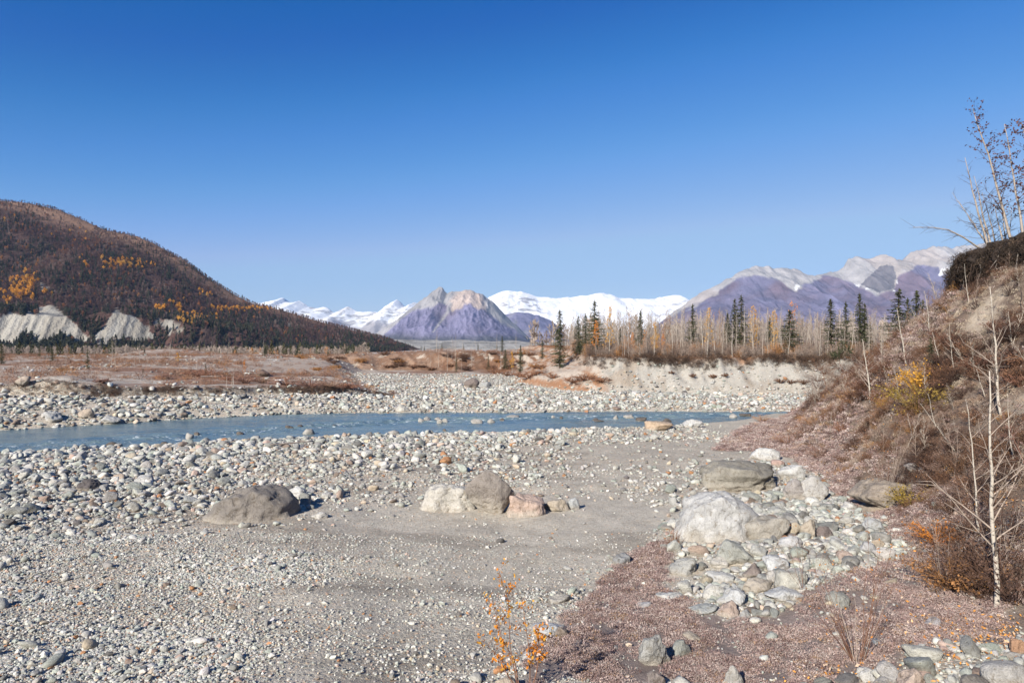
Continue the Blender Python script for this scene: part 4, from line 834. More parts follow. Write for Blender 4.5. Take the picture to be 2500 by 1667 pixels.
TERR = [(1367,756,96,'first spruce from the left on the wooded terrace'),(1412,771,104,'second spruce from the left on the wooded terrace, thin'),(1429,766,100,'third spruce from the left on the wooded terrace'),
 (1452,734,97,'tall spruce rising above an orange poplar on the terrace'),(1564,761,95,'lone narrow spruce in front of the icefall between orange poplars'),(1691,743,100,'spruce with bare lower trunk among pale poplars'),
 (1776,763,98,'shorter spruce left of the tall pair on the terrace'),(1794,729,102,'left one of the tall spruce pair on the terrace'),(1810,721,100,'right one of the tall spruce pair on the terrace'),
 (1928,757,88,'full spruce standing at the cliff edge'),(2028,732,90,'broad dense spruce behind the toppled one'),(2065,738,99,'half hidden spruce right of the broad dense one'),
 (2099,714,94,'tall spruce with a shorter one at its side'),(2111,740,95,'shorter spruce at the side of the tall one'),(2195,706,84,'broadest dark spruce at the brush slope edge'),
 (2216,728,86,'slim spruce between two broad dark ones'),(2238,714,84,'tall dark spruce right of the slim one'),(2254,732,85,'rightmost dark spruce of the row behind the slope'),(1514,800,112,'small spruce deep among the poplars left of the lone narrow one'),(1880,775,112,'dim spruce deep among the poplars')]
for i, (u, vt, y, lb) in enumerate(TERR): spruce(u, vt, min(y, 89 + (y - 84) * 0.35), lb, i, 'spruces on the wooded terrace', wide=(2.0 if u in (2028, 2195, 2238, 1928) else 1.4))
MND = [(1028,843,150,'first small spruce on the brown mound'),(1036,845,158,'second small spruce on the brown mound beside the first'),(1079,836,150,'spruce alone on the mound crest below the grey peak'),(1132,839,148,'thin spruce on the mound crest'),
 (1167,836,146,'fuller spruce on the mound crest right of the thin one'),(1213,840,150,'small spruce left of the tallest mound spruce'),(1226,818,140,'tallest spruce on the mound'),(1234,852,128,'bushy spruce in front of the tallest mound spruce'),(1192,868,124,'low spruce at the mound foot'),
 (1114,872,122,'short spruce standing on the mound slope'),(1271,841,112,'spruce left of the wooded terrace corner'),(1324,830,125,'spruce tip showing over the terrace corner'),(1010,846,170,'tiny spruce at the left end of the mound crest')]
for i, (u, vt, y, lb) in enumerate(MND): spruce(u, vt, y, lb, i + 2, 'spruces on the brown mound', wide=1.25)
LFT = [(4,834,100,'dark spruce cut by the left edge'),(96,842,118,'taller of two spruces on the far left plain'),(128,844,104,'spruce right of the taller one on the left plain'),(214,850,84,'sparse spruce behind the grey dirt heap'),(349,901,78,'small bushy spruce on the cut bank'),(502,887,82,'cone shaped small spruce on the left plain'),(110,870,112,'low spruce between two taller ones')]
for i, (u, vt, y, lb) in enumerate(LFT): spruce(u, vt, y, lb, i + 1, 'spruces on the left plain', wide=1.25)
x, y, z = ray(2272, 894); e = tree('spruce_tree', SPR[2], (x, y, z), 70 / FPX * y, 8, 1, 'small dark spruce half way up the brush slope', 'spruce', wide=1.5)
# toppled spruce hanging off the cliff edge
x, y, z = at_depth(2070, 83.5); e = tree('toppled_spruce', SPR[1], (x + 0.3, y, z + 0.9), 5.2, 8, 0, 'toppled spruce hanging over the cliff edge', 'spruce', wide=2.1); e.rotation_euler = (0.15, R(-112), 0)

def gold(u, vt, y, i, label, wide=1.0, group='orange poplars'):
    x, y, z = at_depth(u, y); h = max(0.8, CAMZ + (833.5 - vt) / FPX * y - z); return tree('poplar_tree', GOLD[i % 6], (x, y, z), h, 6.0, i * 2.1, label, 'poplar', group, names=('trunk', 'branches', 'leaves'), wide=wide)
gold(596, 879, 80, 0, 'bright orange columnar young poplar on the left plain', 0.8); gold(434, 861, 100, 3, 'wide pale orange poplar bush behind the left plain', 1.7); gold(678, 885, 112, 0, 'tiny orange poplar right of the bright columnar one')
for i, (u, vt, y, lb) in enumerate([(1455,783,95,'orange poplar right below the tall terrace spruce'),(1487,750,98,'sparse yellow green leaved poplar beside the orange one'),(1544,812,93,'short orange poplar left of the lone narrow spruce'),(1600,788,94,'brightest orange poplar right of the lone narrow spruce'),
  (1574,806,93,'small orange poplar right against the lone narrow spruce'),(1618,815,95,'low orange poplar at the edge of the bright clump'),(1251,858,124,'orange poplar at the mound end'),(1218,884,122,'small orange poplar below the tallest mound spruce'),(1729,753,104,'thinly leaved rusty poplar among pale trunks'),(1838,748,104,'rusty poplar right of the tall spruce pair'),
  (1889,760,106,'faint orange poplar behind the pale trunks'),(1934,738,92,'orange poplar top behind the cliff edge spruce'),(1525,820,92,'low orange poplar at the stand edge')]):
    gold(u, vt, y if y > 115 else min(y, 90), (0, 5, 0, 3, 2, 0, 3, 2, 5, 1, 1, 2, 2)[i], lb, 0.9)
# pale leafless poplars, each one a tree
n = 0; land = [(u, lb) for u, v, y, lb in TERR]
cand = []
LANDM = [(1367, 'first terrace spruce from the left'), (1420, 'thin spruce pair on the terrace'), (1452, 'tall spruce above the orange poplar'), (1487, 'yellow green poplar'), (1544, 'short orange poplar'), (1564, 'lone narrow spruce'), (1600, 'brightest orange poplar'), (1645, 'poplar gap before the right range'), (1691, 'spruce with bare lower trunk'), (1729, 'thinly leaved rusty poplar'), (1776, 'shorter spruce by the tall pair'), (1810, 'tall spruce pair'), (1838, 'rusty poplar'), (1889, 'faint orange poplar'), (1928, 'cliff edge spruce'), (1980, 'toppled spruce tip'), (2028, 'broad dense spruce'), (2099, 'tall paired spruce'), (2155, 'broken white snag'), (2195, 'broadest dark spruce'), (2254, 'rightmost dark spruce'), (2320, 'slope crest')]
while len(cand) < 250:
    u = rng.uniform(1285, 2330); y = 84 + 32 * rng.random() ** 1.5; x = (u - 1250) / FPX * y
    if d_terr(np.array(x), np.array(y)) > t_width(x) + 0.4 and y > 83: cand.append((u, y))
cand += [(rng.uniform(1050, 1300), rng.uniform(124, 140)) for k in range(24)] + [(rng.uniform(40, 700), rng.uniform(84, 125)) for k in range(18)]
for k, (u, y) in enumerate(cand):
    x, y, z = at_depth(u, y); big = rng.random() < 0.16
    vt = (rng.uniform(742, 775) if big else rng.uniform(772, 822)) + 18 * sstep(1420, 1290, u); h = CAMZ + (833.5 - vt) / FPX * y - z
    if k >= 250: h = rng.uniform(2.0, 4.5)
    if k < 250:
        j = int(np.argmin([abs(u - q) for q, *_ in LANDM])); du = u - LANDM[j][0]; px_w = abs(du)
        lb = '%s leafless %s poplar %s %s the %s' % ('tall' if big else 'tallish' if vt < 795 else 'short', ('whitish', 'greyish')[k % 2], 'close' if px_w < 8 else 'somewhat' if px_w < 20 else 'well', ('before and left of' if du < 0 else 'before and right of') if y < 92 else ('behind left of' if du < 0 else 'behind right of'), LANDM[j][1]); gp = 'leafless poplars on the terrace'
    elif k < 274: lb, gp = 'thin leafless poplar by the brown mound', 'leafless poplars by the mound'
    else: lb, gp = 'thin leafless sapling scattered on the left plain', 'leafless saplings on the plain'
    tree('leafless_poplar', BARE[k % 9], (x, y, z - 0.05), h, 7.0, rng.uniform(0, 6.28), lb, 'poplar', gp, lean=(rng.normal(0, 0.03), rng.normal(0, 0.03)), names=('trunk', 'branches'))

# ------------------------------------------------------------------ saplings on the brush slope, built one by one
def stem_pts(a, b, n=9, wob=0.02, g=rng):
    a = np.array(a, float); b = np.array(b, float); L = np.linalg.norm(b - a); t = np.linspace(0, 1, n)[:, None]; w = np.cumsum(g.normal(0, wob * L, (n, 3)), 0) * 0.5; w -= w[0] + (w[-1] - w[0]) * t; return a + (b - a) * t + w
def sapling(base, top, r0, label, nb=10, L=0.28, bark=M_BARKP, twig=M_TWIG, leaf=None, nl=0, ls=0.03, seed=0, lo=0.25, name='birch_sapling', cat='sapling', dep=None, sub=3, group=None, elev=0.9):
    g = np.random.default_rng(seed); x, y, z = ray(*base)
    tx = (top[0] - 1250) / FPX; y2 = y + (dep or 0); tp = (tx * y2, y2, CAMZ + (833.5 - top[1]) / FPX * y2)
    o = np.array((x, y, z)); P = stem_pts((0, 0, -0.05), np.array(tp) - o, 10, 0.012, g); h = np.linalg.norm(P[-1])
    e = empty(name, (x, y, z)); tr = MB(); br = MB(); lf = MB(); tr.tube(P, np.linspace(r0, r0 * 0.2, 10), 7); link('trunk', tr.data('trunk', bark), e); tips = [P[-1]]
    for b in range(nb):
        f = lo + (0.98 - lo) * (b + g.random()) / nb; p = np.array([np.interp(f, np.linspace(0, 1, 10), P[:, i]) for i in range(3)]); a = g.uniform(0, 6.28); l = L * h * (1.2 - f) * g.uniform(0.5, 1.3)
        d = unit(np.array([math.cos(a), math.sin(a), elev * g.uniform(0.5, 1.5)])); q = stem_pts(p, p + d * l + np.array([0, 0, 0.12 * l]), 5, 0.03, g); rr = r0 * 0.4 * (1.1 - f) + 0.003; br.tube(q, np.linspace(rr, rr * 0.3, 5), 4); tips += list(q[2:])
        for s in range(sub): w0 = q[g.integers(1, 5)]; e2 = w0 + unit(d + g.normal(0, 0.6, 3)) * l * g.uniform(0.2, 0.5); br.tube(stem_pts(w0, e2, 3, 0.03, g), [rr * 0.4, rr * 0.3, rr * 0.2], 3); tips.append(e2)
    bo = link('branches', br.data('branches', twig), e)
    if leaf:
        T = np.array(tips); q = T[g.integers(0, len(T), nl)] + g.normal(0, ls * 1.3, (nl, 3)); d = unit(g.normal(0, 1, (nl, 3)) + np.array([0, 0, -0.4])) * ls * g.uniform(0.6, 1.2, (nl, 1)); w = unit(np.cross(d, g.normal(0, 1, (nl, 3)))) * ls * 0.55; lf.blades(q, d, w); link('leaves', lf.data('leaves', leaf, False), bo)
    return tag(e, label, cat, group)
SAP = [((2434,1486),(2416,905),.055,'white birch sapling with black marks standing nearest at the right edge',12),((2392,1302),(2358,975),.028,'thin forked pale sapling left of the nearest birch',6),((2445,1012),(2417,700),.05,'straight white birch high on the slope behind the nearest one',11),
 ((2125,980),(2106,828),.05,'pale slanting birch above the dark brush',9),((2213,904),(2190,752),.045,'bent white birch trunk below the rightmost spruces',7),((2272,830),(2259,722),.03,'short pale birch trunk on the upper slope edge',5),((2366,740),(2355,644),.02,'bare thin pole below the overhang',3),
 ((2160,835),(2156,750),.04,'broken white snag behind the slope crest',1),((2296,890),(2277,810),.025,'thin leaning sapling beside the small slope spruce',5),((2229,1066),(2215,1008),.014,'short pale stick sapling in front of the yellow bush',3),((2336,1104),(2246,984),.02,'sapling leaning far to the left over the brush',5),
 ((2285,1040),(2266,960),.016,'pale curved sapling behind the leaning one',4),((2406,968),(2384,900),.02,'low pale sapling beside the straight white birch',4),((2474,1120),(2460,960),.02,'thin sapling at the right edge',5),((2200,990),(2182,900),.02,'thin grey sapling in the dark brush',4),((2330,905),(2318,790),.02,'slender sapling in the middle of the upper slope',6),((2470,840),(2462,760),.02,'sapling below the overhang at the right edge',4)]
for i, (b, t, r, lb, nb) in enumerate(SAP): sapling(b, t, r * 0.9, lb, int(nb * 1.7), seed=700 + i, L=0.27, lo=0.18, sub=6)
sapling((2023, 968), (2004, 896), .025, 'reddish bare shrub at the spur tip before the cliff', 12, bark=M_TWIGB, twig=M_TWIGB, seed=731, L=0.35, name='bare_shrub', cat='shrub')
# trees on the undercut bank top
def lip_pt(u, v, y): return ((u - 1250) / FPX * y, y, CAMZ + (833.5 - v) / FPX * y)
def lip_tree(name, base, top, y, r0, label, nb, leaf, nl, seed, L=0.22, lo=0.2, extra=(), cat='tree'):
    g = np.random.default_rng(seed); o = np.array(lip_pt(*base, y)); e = empty(name, o); tr = MB(); br = MB(); lf = MB(); tips = []
    for j, (tt, rr) in enumerate([(top, r0), *extra]):
        P = stem_pts((0.12 * j, 0.05 * j, -0.25), np.array(lip_pt(*tt, y + 0.3 * j)) - o, 10, 0.014, g); h = np.linalg.norm(P[-1]); tr.tube(P, np.linspace(rr, rr * 0.18, 10), 6)
        for b in range(nb):
            f = lo + (0.99 - lo) * (b + g.random()) / nb; p = np.array([np.interp(f, np.linspace(0, 1, 10), P[:, i]) for i in range(3)]); a = g.uniform(0, 6.28); l = L * h * (1.1 - 0.75 * f) * g.uniform(0.4, 1.2)
            d = unit(np.array([math.cos(a), math.sin(a), g.uniform(0.2, 1.2)])); q = stem_pts(p, p + d * l, 5, 0.04, g); r2 = rr * 0.3 * (1.1 - f) + 0.004; br.tube(q, np.linspace(r2, r2 * 0.3, 5), 3); tips += list(q[1:])
            for s in range(4): w0 = q[g.integers(1, 5)]; e2 = w0 + unit(d + g.normal(0, 0.7, 3)) * l * g.uniform(0.2, 0.55); br.tube([w0, e2], [r2 * 0.45, r2 * 0.2], 3); tips.append(e2)
    link('trunk', tr.data('trunk', M_BARKG), e); bo = link('branches', br.data('branches', M_TWIGD), e)
    if leaf:
        T = np.array(tips); q = T[g.integers(0, len(T), nl)] + g.normal(0, 0.05, (nl, 3)); d = unit(g.normal(0, 1, (nl, 3))) * 0.05 * g.uniform(0.6, 1.3, (nl, 1)); w = unit(np.cross(d, g.normal(0, 1, (nl, 3)))) * 0.032; lf.blades(q, d, w); link('leaves', lf.data('leaves', leaf, False), bo)
    return tag(e, label, cat)
lip_tree('alder_tree', (2474, 590), (2375, 264), 28.2, .062, 'tallest leaning alder with withered leaves on the undercut bank', 34, M_CATKIN, 420, 741)
lip_tree('alder_tree', (2500, 575), (2452, 303), 27.2, .052, 'leaning alder right of the tallest one on the bank', 32, M_CATKIN, 400, 742)
lip_tree('alder_tree', (2560, 560), (2494, 300), 26.0, .05, 'alder cut by the right edge above the bank', 26, M_CATKIN, 360, 744)
lip_tree('bare_alder', (2420, 610), (2356, 385), 29.6, .055, 'many stemmed bare alder at the bank lip', 16, None, 0, 743, L=0.28, extra=(((2378, 430), .05), ((2340, 490), .04), ((2325, 470), .03), ((2398, 470), .04)))
lip_tree('bare_alder', (2455, 598), (2430, 500), 28.8, .04, 'low bare alder between the leaning ones', 12, None, 0, 745, L=0.4, extra=(((2445, 480), .03), ((2470, 510), .03)))
g = np.random.default_rng(7); o = np.array(lip_pt(2424, 622, 29.8)); pts = np.array([lip_pt(u, v, 29.8 + dy) for u, v, dy in ((2424,622,0),(2390,605,0),(2350,578,-.2),(2315,561,-.3),(2275,555,-.4),(2229,555,-.5))]) - o
e = empty('bent_branch', o); mb = MB(); mb.tube(pts, np.linspace(.045, .008, 6), 6); link('trunk', mb.data('trunk', M_BARKG), e); mb = MB()
for k in range(26):
    t = g.uniform(1.5, 5); p = np.array([np.interp(t, np.arange(6), pts[:, i]) for i in range(3)]); q = p + np.array([-0.5, 0, 0]) * g.uniform(.3, 1.3) + g.normal(0, .18, 3); mb.tube([p, q], [.007, .003], 3)
link('twigs', mb.data('twigs', M_TWIGD), e); tag(e, 'long bare stem arching out left from the bank lip', 'branch')

# ------------------------------------------------------------------ undercut turf at the top of the slope
ny, nk = 90, 22; ys = np.linspace(32.0, 17.0, ny); V = []
g = np.random.default_rng(9)
for j, yy in enumerate(ys):
    t = min(1.0, (32.0 - yy) / 1.6); zt = float(np.interp(yy, [17, 24, 27, 29.5, 31, 32], [11.6, 11.0, 10.62, 10.42, 10.3, 10.0])); xe = float(np.interp(yy, [17, 27, 30, 32], [19.0, 20.05, 20.0, 20.9]))
    th = 1.05 * (0.4 + 0.6 * t)
    for k in range(nk):
        s = k / (nk - 1)                        # from the top surface round the lip and back underneath
        if s < 0.4: px_, pz_ = xe + 3.2 * (1 - s / 0.4), zt + 0.1 * (1 - s / 0.4)
        elif s < 0.7: a = (s - 0.4) / 0.3; px_, pz_ = xe - 0.18 * math.sin(a * math.pi), zt - th * a
        else: a = (s - 0.7) / 0.3; px_, pz_ = xe + 2.4 * a, zt - th + 0.35 * a
        V.append((px_, yy, pz_))
V = np.array(V); nn = np.stack([fbm(V[:, 1] * 1.3, V[:, 2] * 1.6 + V[:, 0], 3, 401), fbm(V[:, 1] * 1.1, V[:, 0] * 1.4, 3, 402), fbm(V[:, 0] * 1.5 + V[:, 1], V[:, 2] * 1.5, 3, 403)], 1)
V += nn * np.array([0.42, 0.25, 0.3])
i = np.arange(ny - 1)[:, None] * nk; j = np.arange(nk - 1)[None]; F = np.stack([i + j, i + nk + j, i + nk + j + 1, i + j + 1], -1).reshape(-1, 4)
M_SOD = plain_material('black_turf', (0.035, 0.026, 0.021), var=0.5, scale=5.0)
root = empty('undercut_turf', (20.5, 28, 9.5)); tag(root, 'dark overhanging turf lip with hanging roots at the slope top', 'turf bank')
mb = MB(); mb.add(V - np.array([20.5, 28, 9.5]), F); link('turf', mb.data('turf', M_SOD), root)
for k in range(46):
    yy = 32.0 - 6.5 * g.random() ** 1.6; b = np.array([np.interp(yy, [17, 27, 30, 32], [19.0, 20.05, 20.0, 20.8]) - 0.1 + g.normal(0, .15), yy, np.interp(yy, [17, 27, 32], [10.9, 10.0, 9.6]) + g.uniform(-0.3, 0.3)])
    L = g.uniform(0.35, 1.3); e = b + np.array([-0.35 * g.random() - 0.05, g.normal(0, .35), -L]); P = stem_pts(b, e, 6, 0.06, g); mb = MB(); mb.tube(P - np.array([20.5, 28, 9.5]), np.linspace(.02, .005, 6) * g.uniform(.5, 1.3), 3); link('root', mb.data('root', (M_TWIGD, M_BARKG, M_TWIGD)[k % 3]), root)

# ------------------------------------------------------------------ brush, moss and fallen leaves that nobody could count
def tuft(seed, n, r, hgt, l, w, mat=M_MASS, up=0.6):
    g = np.random.default_rng(seed); mb = MB(); a = g.uniform(0, 6.28, n); rr = r * np.sqrt(g.random(n)); c = np.stack([np.cos(a) * rr, np.sin(a) * rr, hgt * g.random(n) * (1 - 0.5 * rr / r)], 1)
    d = unit(g.normal(0, 1, (n, 3)) + np.array([0, 0, up])) * l * g.uniform(0.5, 1.3, (n, 1)); ww = unit(np.cross(d, g.normal(0, 1, (n, 3)))) * w * g.uniform(0.6, 1.3, (n, 1)); mb.blades(c, d, ww); return mb.data('tuft', mat, False)
C_MOSS = proto_collection('moss', [tuft(i, 60, 0.10, 0.055, 0.014, 0.0048, up=0.9) for i in range(6)])
C_BRUSH = proto_collection('brush', [bush_mesh(20 + i, M_MASS, 34, 0.8, 0.7, 170, 0.028, 0.007) for i in range(5)])
C_FUZZ = proto_collection('fuzz', [tuft(40 + i, 110, 0.5, 0.55, 0.10, 0.014, up=1.4) for i in range(5)])
C_LEAF = proto_collection('leaf', [tuft(60 + i, 1, 0.01, 0.01, 0.035, 0.02, up=0.0) for i in range(4)])
def spread(n, box, dens, lift=0.0):
    x = rng.uniform(box[0], box[1], n); y = rng.uniform(box[2], box[3], n); k = rng.random(n) < dens(x, y); x, y = x[k], y[k]; return x, y, H(x, y) + lift
def colours(n, P, w): P = np.array(P); w = np.array(w, float); return P[rng.choice(len(P), n, p=w / w.sum())] * rng.uniform(0.75, 1.25, (n, 1))
def colours_f(x, y, P, w, f, seed, jit=0.16):
    t = np.clip(fbm(x * f, y * f, 3, seed) * 0.95 + 0.5 + rng.normal(0, jit, len(x)), 0, 0.999); P = np.array(P); w = np.array(w, float); c = np.cumsum(w / w.sum()); return P[np.minimum(np.searchsorted(c, t), len(P) - 1)] * rng.uniform(0.75, 1.25, (len(x), 1))
def rots(n, t=0.15): return np.stack([rng.normal(0, t, n), rng.normal(0, t, n), rng.uniform(0, 6.28, n)], 1)
MOSSP = [(.38,.29,.265),(.28,.195,.18),(.47,.395,.36),(.15,.095,.085),(.34,.22,.13)]; MOSSW = [.36,.24,.22,.13,.05]
def moss_d(x, y):
    m, s = mossiness(x, y); a, b = stoniness(x, y); p = sstep(-0.45, 0.1, fbm(x * 1.6, y * 1.6, 3, 411)); return m * p * (1 - 0.75 * (a > 0.5) * (1 - s)) * in_view(x, y) * np.clip(14 / y, 0.25, 1) * (1 - 0.97 * sstep(0.6, 2.2, x - toe(y) + 0.9 * fbm(x * 0.45, y * 0.45, 3, 414)))
x, y, z = spread(250000, (0.2, 22, 8.6, 34), moss_d); k = free(x, y, np.full(len(x), .02)); x, y, z = x[k], y[k], z[k]; n = len(x); print('moss', n)
s = rng.uniform(0.7, 1.5, n) * np.interp(y, [9, 14, 30], [0.9, 1.1, 2.0])
mass('moss_mat', C_MOSS, np.stack([x, y, z - 0.005], 1), rots(n), s, colours(n, MOSSP, MOSSW), 'pinkish brown low moss mat spreading over the stony ground', 'moss')
x, y, z = spread(16000, (7.5, 30, 30, 62), lambda x, y: mossiness(x, y)[0] * in_view(x, y)); n = len(x)
mass('heath_mat', C_MOSS, np.stack([x, y, z], 1), rots(n), rng.uniform(2.0, 4.0, n), colours(n, MOSSP, MOSSW), 'pinkish low heath along the toe of the slope', 'heath')
def brush_d(x, y):
    m, s = mossiness(x, y); t = x - toe(y); band = sstep(-0.15, 0.3, fbm(x * 0.33 + 1, y * 0.33, 3, 412)); hi = 1 - 0.8 * sstep(5.5, 8, t) * sstep(24, 30, y)
    return s * np.clip(0.08 + 0.92 * band, 0, 1) * hi * in_view(x, y, 1.2) * (t > 0.6)
x, y, z = spread(24000, (7, 34, 9, 60), brush_d); n = len(x); print('brush', n)
cl = colours_f(x, y, [(.06,.036,.028),(.095,.055,.04),(.15,.08,.05),(.20,.11,.065),(.25,.17,.14),(.34,.18,.06),(.38,.30,.24)], [.2,.2,.24,.12,.12,.05,.07], 0.5, 441)
s = rng.uniform(0.3, 0.85, n) * np.interp(x - toe(y), [0.5, 3], [0.6, 1]) * np.interp(y, [10, 20], [0.75, 1])
mass('brush', C_BRUSH, np.stack([x, y, z - 0.03], 1), rots(n, 0.25), s, cl, 'brown leafless brush covering the slope', 'brush')
x, y, z = spread(3000, (8, 34, 11, 58), lambda x, y: mossiness(x, y)[1] * in_view(x, y, 1.1) * (x - toe(y) > 1.5) * 0.55); n = len(x)
C_MID = proto_collection('mid_bare', [bare_meshes(660 + i, 1.0, 20, 0.15, r0=0.009, lo=0.22, merge=True) for i in range(6)])
mass('thin_stems', C_MID, np.stack([x, y, z], 1), rots(n, .22), 0.4 + 1.5 * rng.random(n) ** 2, colours(n, [(.36,.31,.26),(.25,.19,.155),(.16,.09,.07)], [.4,.35,.25]), 'thin bare stems sticking up all over the slope brush', 'stems')
# sparse dead grass on the upper slope and under the trees of the terrace
def tuft_d(x, y): m, s = mossiness(x, y); return s * in_view(x, y, 1.2) * (x - toe(y) > 2)
x, y, z = spread(26000, (8, 34, 10, 58), tuft_d); n = len(x)
mass('dead_grass', C_FUZZ, np.stack([x, y, z - 0.05], 1), rots(n, 0.3), rng.uniform(0.15, 0.42, n), colours_f(x, y, [(.18,.12,.09),(.28,.19,.13),(.40,.33,.25),(.46,.39,.30)], [.22,.25,.33,.2], 0.6, 442), 'tan dead grass on the upper slope', 'grass')
def far_d(x, y):
    dt = d_terr(x, y); w = t_width(x); top = dt > w * 0.95; mo = d_mound(x, y) > 1; ye, xb = d_left(x, y); le = (y > ye + 1) & (x < xb)
    nn = fbm(x * 0.12, y * 0.12, 3, 413); tal = (dt > 0.2) & (dt < w) & (x < 10)
    return np.where(top, 0.85 * (y < 112), np.where(tal, 0.18, np.where(mo, 0.12 + 0.6 * sstep(-0.1, 0.35, nn), np.where(le, 0.10 + 0.6 * sstep(0.0, 0.45, nn), 0)))) * in_view(x, y, 1.1)
x, y, z = spread(34000, (-120, 60, 60, 175), far_d); n = len(x); dt = d_terr(x, y) > 0; print('far', n)
cl = np.where(dt[:, None], colours(n, [(.34,.17,.07),(.24,.13,.07),(.30,.23,.18),(.16,.09,.06)], [.3,.3,.25,.15]), colours(n, [(.26,.14,.085),(.20,.11,.075),(.30,.21,.16),(.38,.19,.07)], [.34,.3,.28,.08]))
mass('undergrowth', C_FUZZ, np.stack([x, y, z - 0.05], 1), rots(n, 0.2), (0.3 + 1.2 * rng.random(n) ** 1.6) * np.where(dt, 0.8, 1.0), cl, 'rusty brown undergrowth over the far plain and terrace', 'undergrowth')
# bare twigs low between the poplar trunks
x, y, z = spread(1700, (-2, 60, 83, 122), lambda x, y: (d_terr(x, y) > t_width(x) + 0.3) * in_view(x, y, 1.1)); n = len(x)
mass('poplar_thicket', C_BRUSH, np.stack([x, y, z], 1), rots(n, 0.1), np.stack([rng.uniform(0.8, 1.6, n)] * 2 + [rng.uniform(1.2, 3.2, n)], 1), colours(n, [(.28,.22,.18),(.20,.14,.11),(.36,.18,.07)], [.45,.4,.15]), 'grey twig thicket between the poplar trunks', 'thicket')
x, y, z = spread(1100, (-1, 75, 102, 150), lambda x, y: (d_terr(x, y) > t_width(x) + 2) * in_view(x, y, 1.1) * (px(x, y, 5)[0] > 1300)); n = len(x); h_ = rng.uniform(3.4, 7.2, n) * np.interp(px(x, y, 5)[0], [1300, 1450], [0.7, 1])
mass('deep_poplar_stand', C_MID, np.stack([x, y, z], 1), rots(n, .04), h_, colours(n, [(.34,.29,.245),(.27,.22,.18),(.40,.35,.30),(.30,.17,.09)], [.45,.3,.2,.05]), 'grey leafless poplars massed behind the first rows', 'poplars')
# dark torn turf along the cliff top
x = rng.uniform(3, 46, 9000); y = 80 + rng.uniform(0, 22, 9000); dt = d_terr(x, y); w = t_width(x); k = (dt > w * 0.86) & (dt < w + 0.5) & (rng.random(9000) < 0.25 + 0.75 * sstep(-0.2, 0.2, fbm(x * 0.35, 5.0, 3, 416))) & (rng.random(9000) < np.interp(x, [3, 12, 18], [0.5, 0.8, 1])); x, y = x[k], y[k]; n = len(x)
x = np.repeat(x, 5) + rng.normal(0, .5, 5 * n); y = np.repeat(y, 5) + rng.normal(0, .15, 5 * n); n *= 5; hang = rng.uniform(-0.5, 0.35, n)
mass('torn_turf', C_FUZZ, np.stack([x, y - 0.45, H(x, y) + hang], 1), rots(n, 0.6), rng.uniform(0.4, 0.9, n), colours(n, [(.085,.055,.04),(.13,.085,.06),(.055,.038,.03)], [.45,.3,.25]), 'dark torn turf and roots hanging over the cliff top', 'turf')
x = rng.uniform(-62, -13, 12000); ye = d_left(x, np.full(12000, 66.0))[0]; y = ye + rng.normal(0, 0.28, 12000); k = rng.random(12000) < 0.18 + 0.5 * sstep(-0.1, 0.4, fbm(x * 0.5, 1.0, 3, 415)); x, y = x[k], y[k]; n = len(x)
mass('bank_edge_shade_turf', C_FUZZ, np.stack([x, y - 0.12, H(x, y) + rng.uniform(-0.4, 0.05, n)], 1), rots(n, 0.7), rng.uniform(0.25, 0.55, n), colours(n, [(.10,.07,.055),(.16,.11,.085),(.07,.05,.04),(.24,.14,.09)], [.35,.3,.2,.15]), 'ragged turf darkened as the shaded scarp of the far cut bank', 'turf')  # the dark tuft colour also stands in for the scarp's shadow
n = 900; yy = 32.3 - 13 * rng.random(n) ** 1.3; xx = np.interp(yy, [17, 27, 30, 32], [19.0, 20.05, 20.0, 20.8]) + rng.normal(0, .12, n); zz = np.interp(yy, [17, 24, 27, 29.5, 31, 32], [11.6, 11.0, 10.62, 10.42, 10.3, 10.0]) - rng.uniform(0.0, 1.15, n)
mass('turf_roots', C_FUZZ, np.stack([xx, yy, zz], 1), np.stack([rng.normal(3.1, .5, n), rng.normal(0.3, .5, n), rng.uniform(0, 6.28, n)], 1), rng.uniform(0.35, 0.8, n), colours(n, [(.035,.026,.02),(.06,.042,.032),(.12,.085,.06)], [.55,.35,.1]), 'black matted roots hanging from the undercut turf', 'roots')
# fallen leaves
def litter(n, box, ctr, rad):
    x = rng.normal(ctr[0], rad[0], n); y = rng.normal(ctr[1], rad[1], n); return x, y
L = [litter(900, 0, ray(2420, 1560)[:2], (0.9, 0.8)), litter(220, 0, ray(2080, 1660)[:2], (0.5, 0.35)), litter(260, 0, ray(2150, 1400)[:2], (1.2, 1.6)), litter(900, 0, ray(2420, 1300)[:2], (1.2, 2.0))]
x = np.concatenate([q[0] for q in L]); y = np.concatenate([q[1] for q in L]); n = len(x); z = H(x, y) + rng.uniform(0.01, 0.07, n)
mass('fallen_leaves', C_LEAF, np.stack([x, y, z], 1), np.stack([rng.normal(0, .6, n), rng.normal(0, .6, n), rng.uniform(0, 6.28, n)], 1), rng.uniform(0.4, 0.95, n), colours(n, [(.62,.28,.06),(.55,.36,.2),(.6,.45,.33),(.40,.17,.05)], [.4,.25,.2,.15]), 'orange fallen leaves under the slope brush', 'leaves')

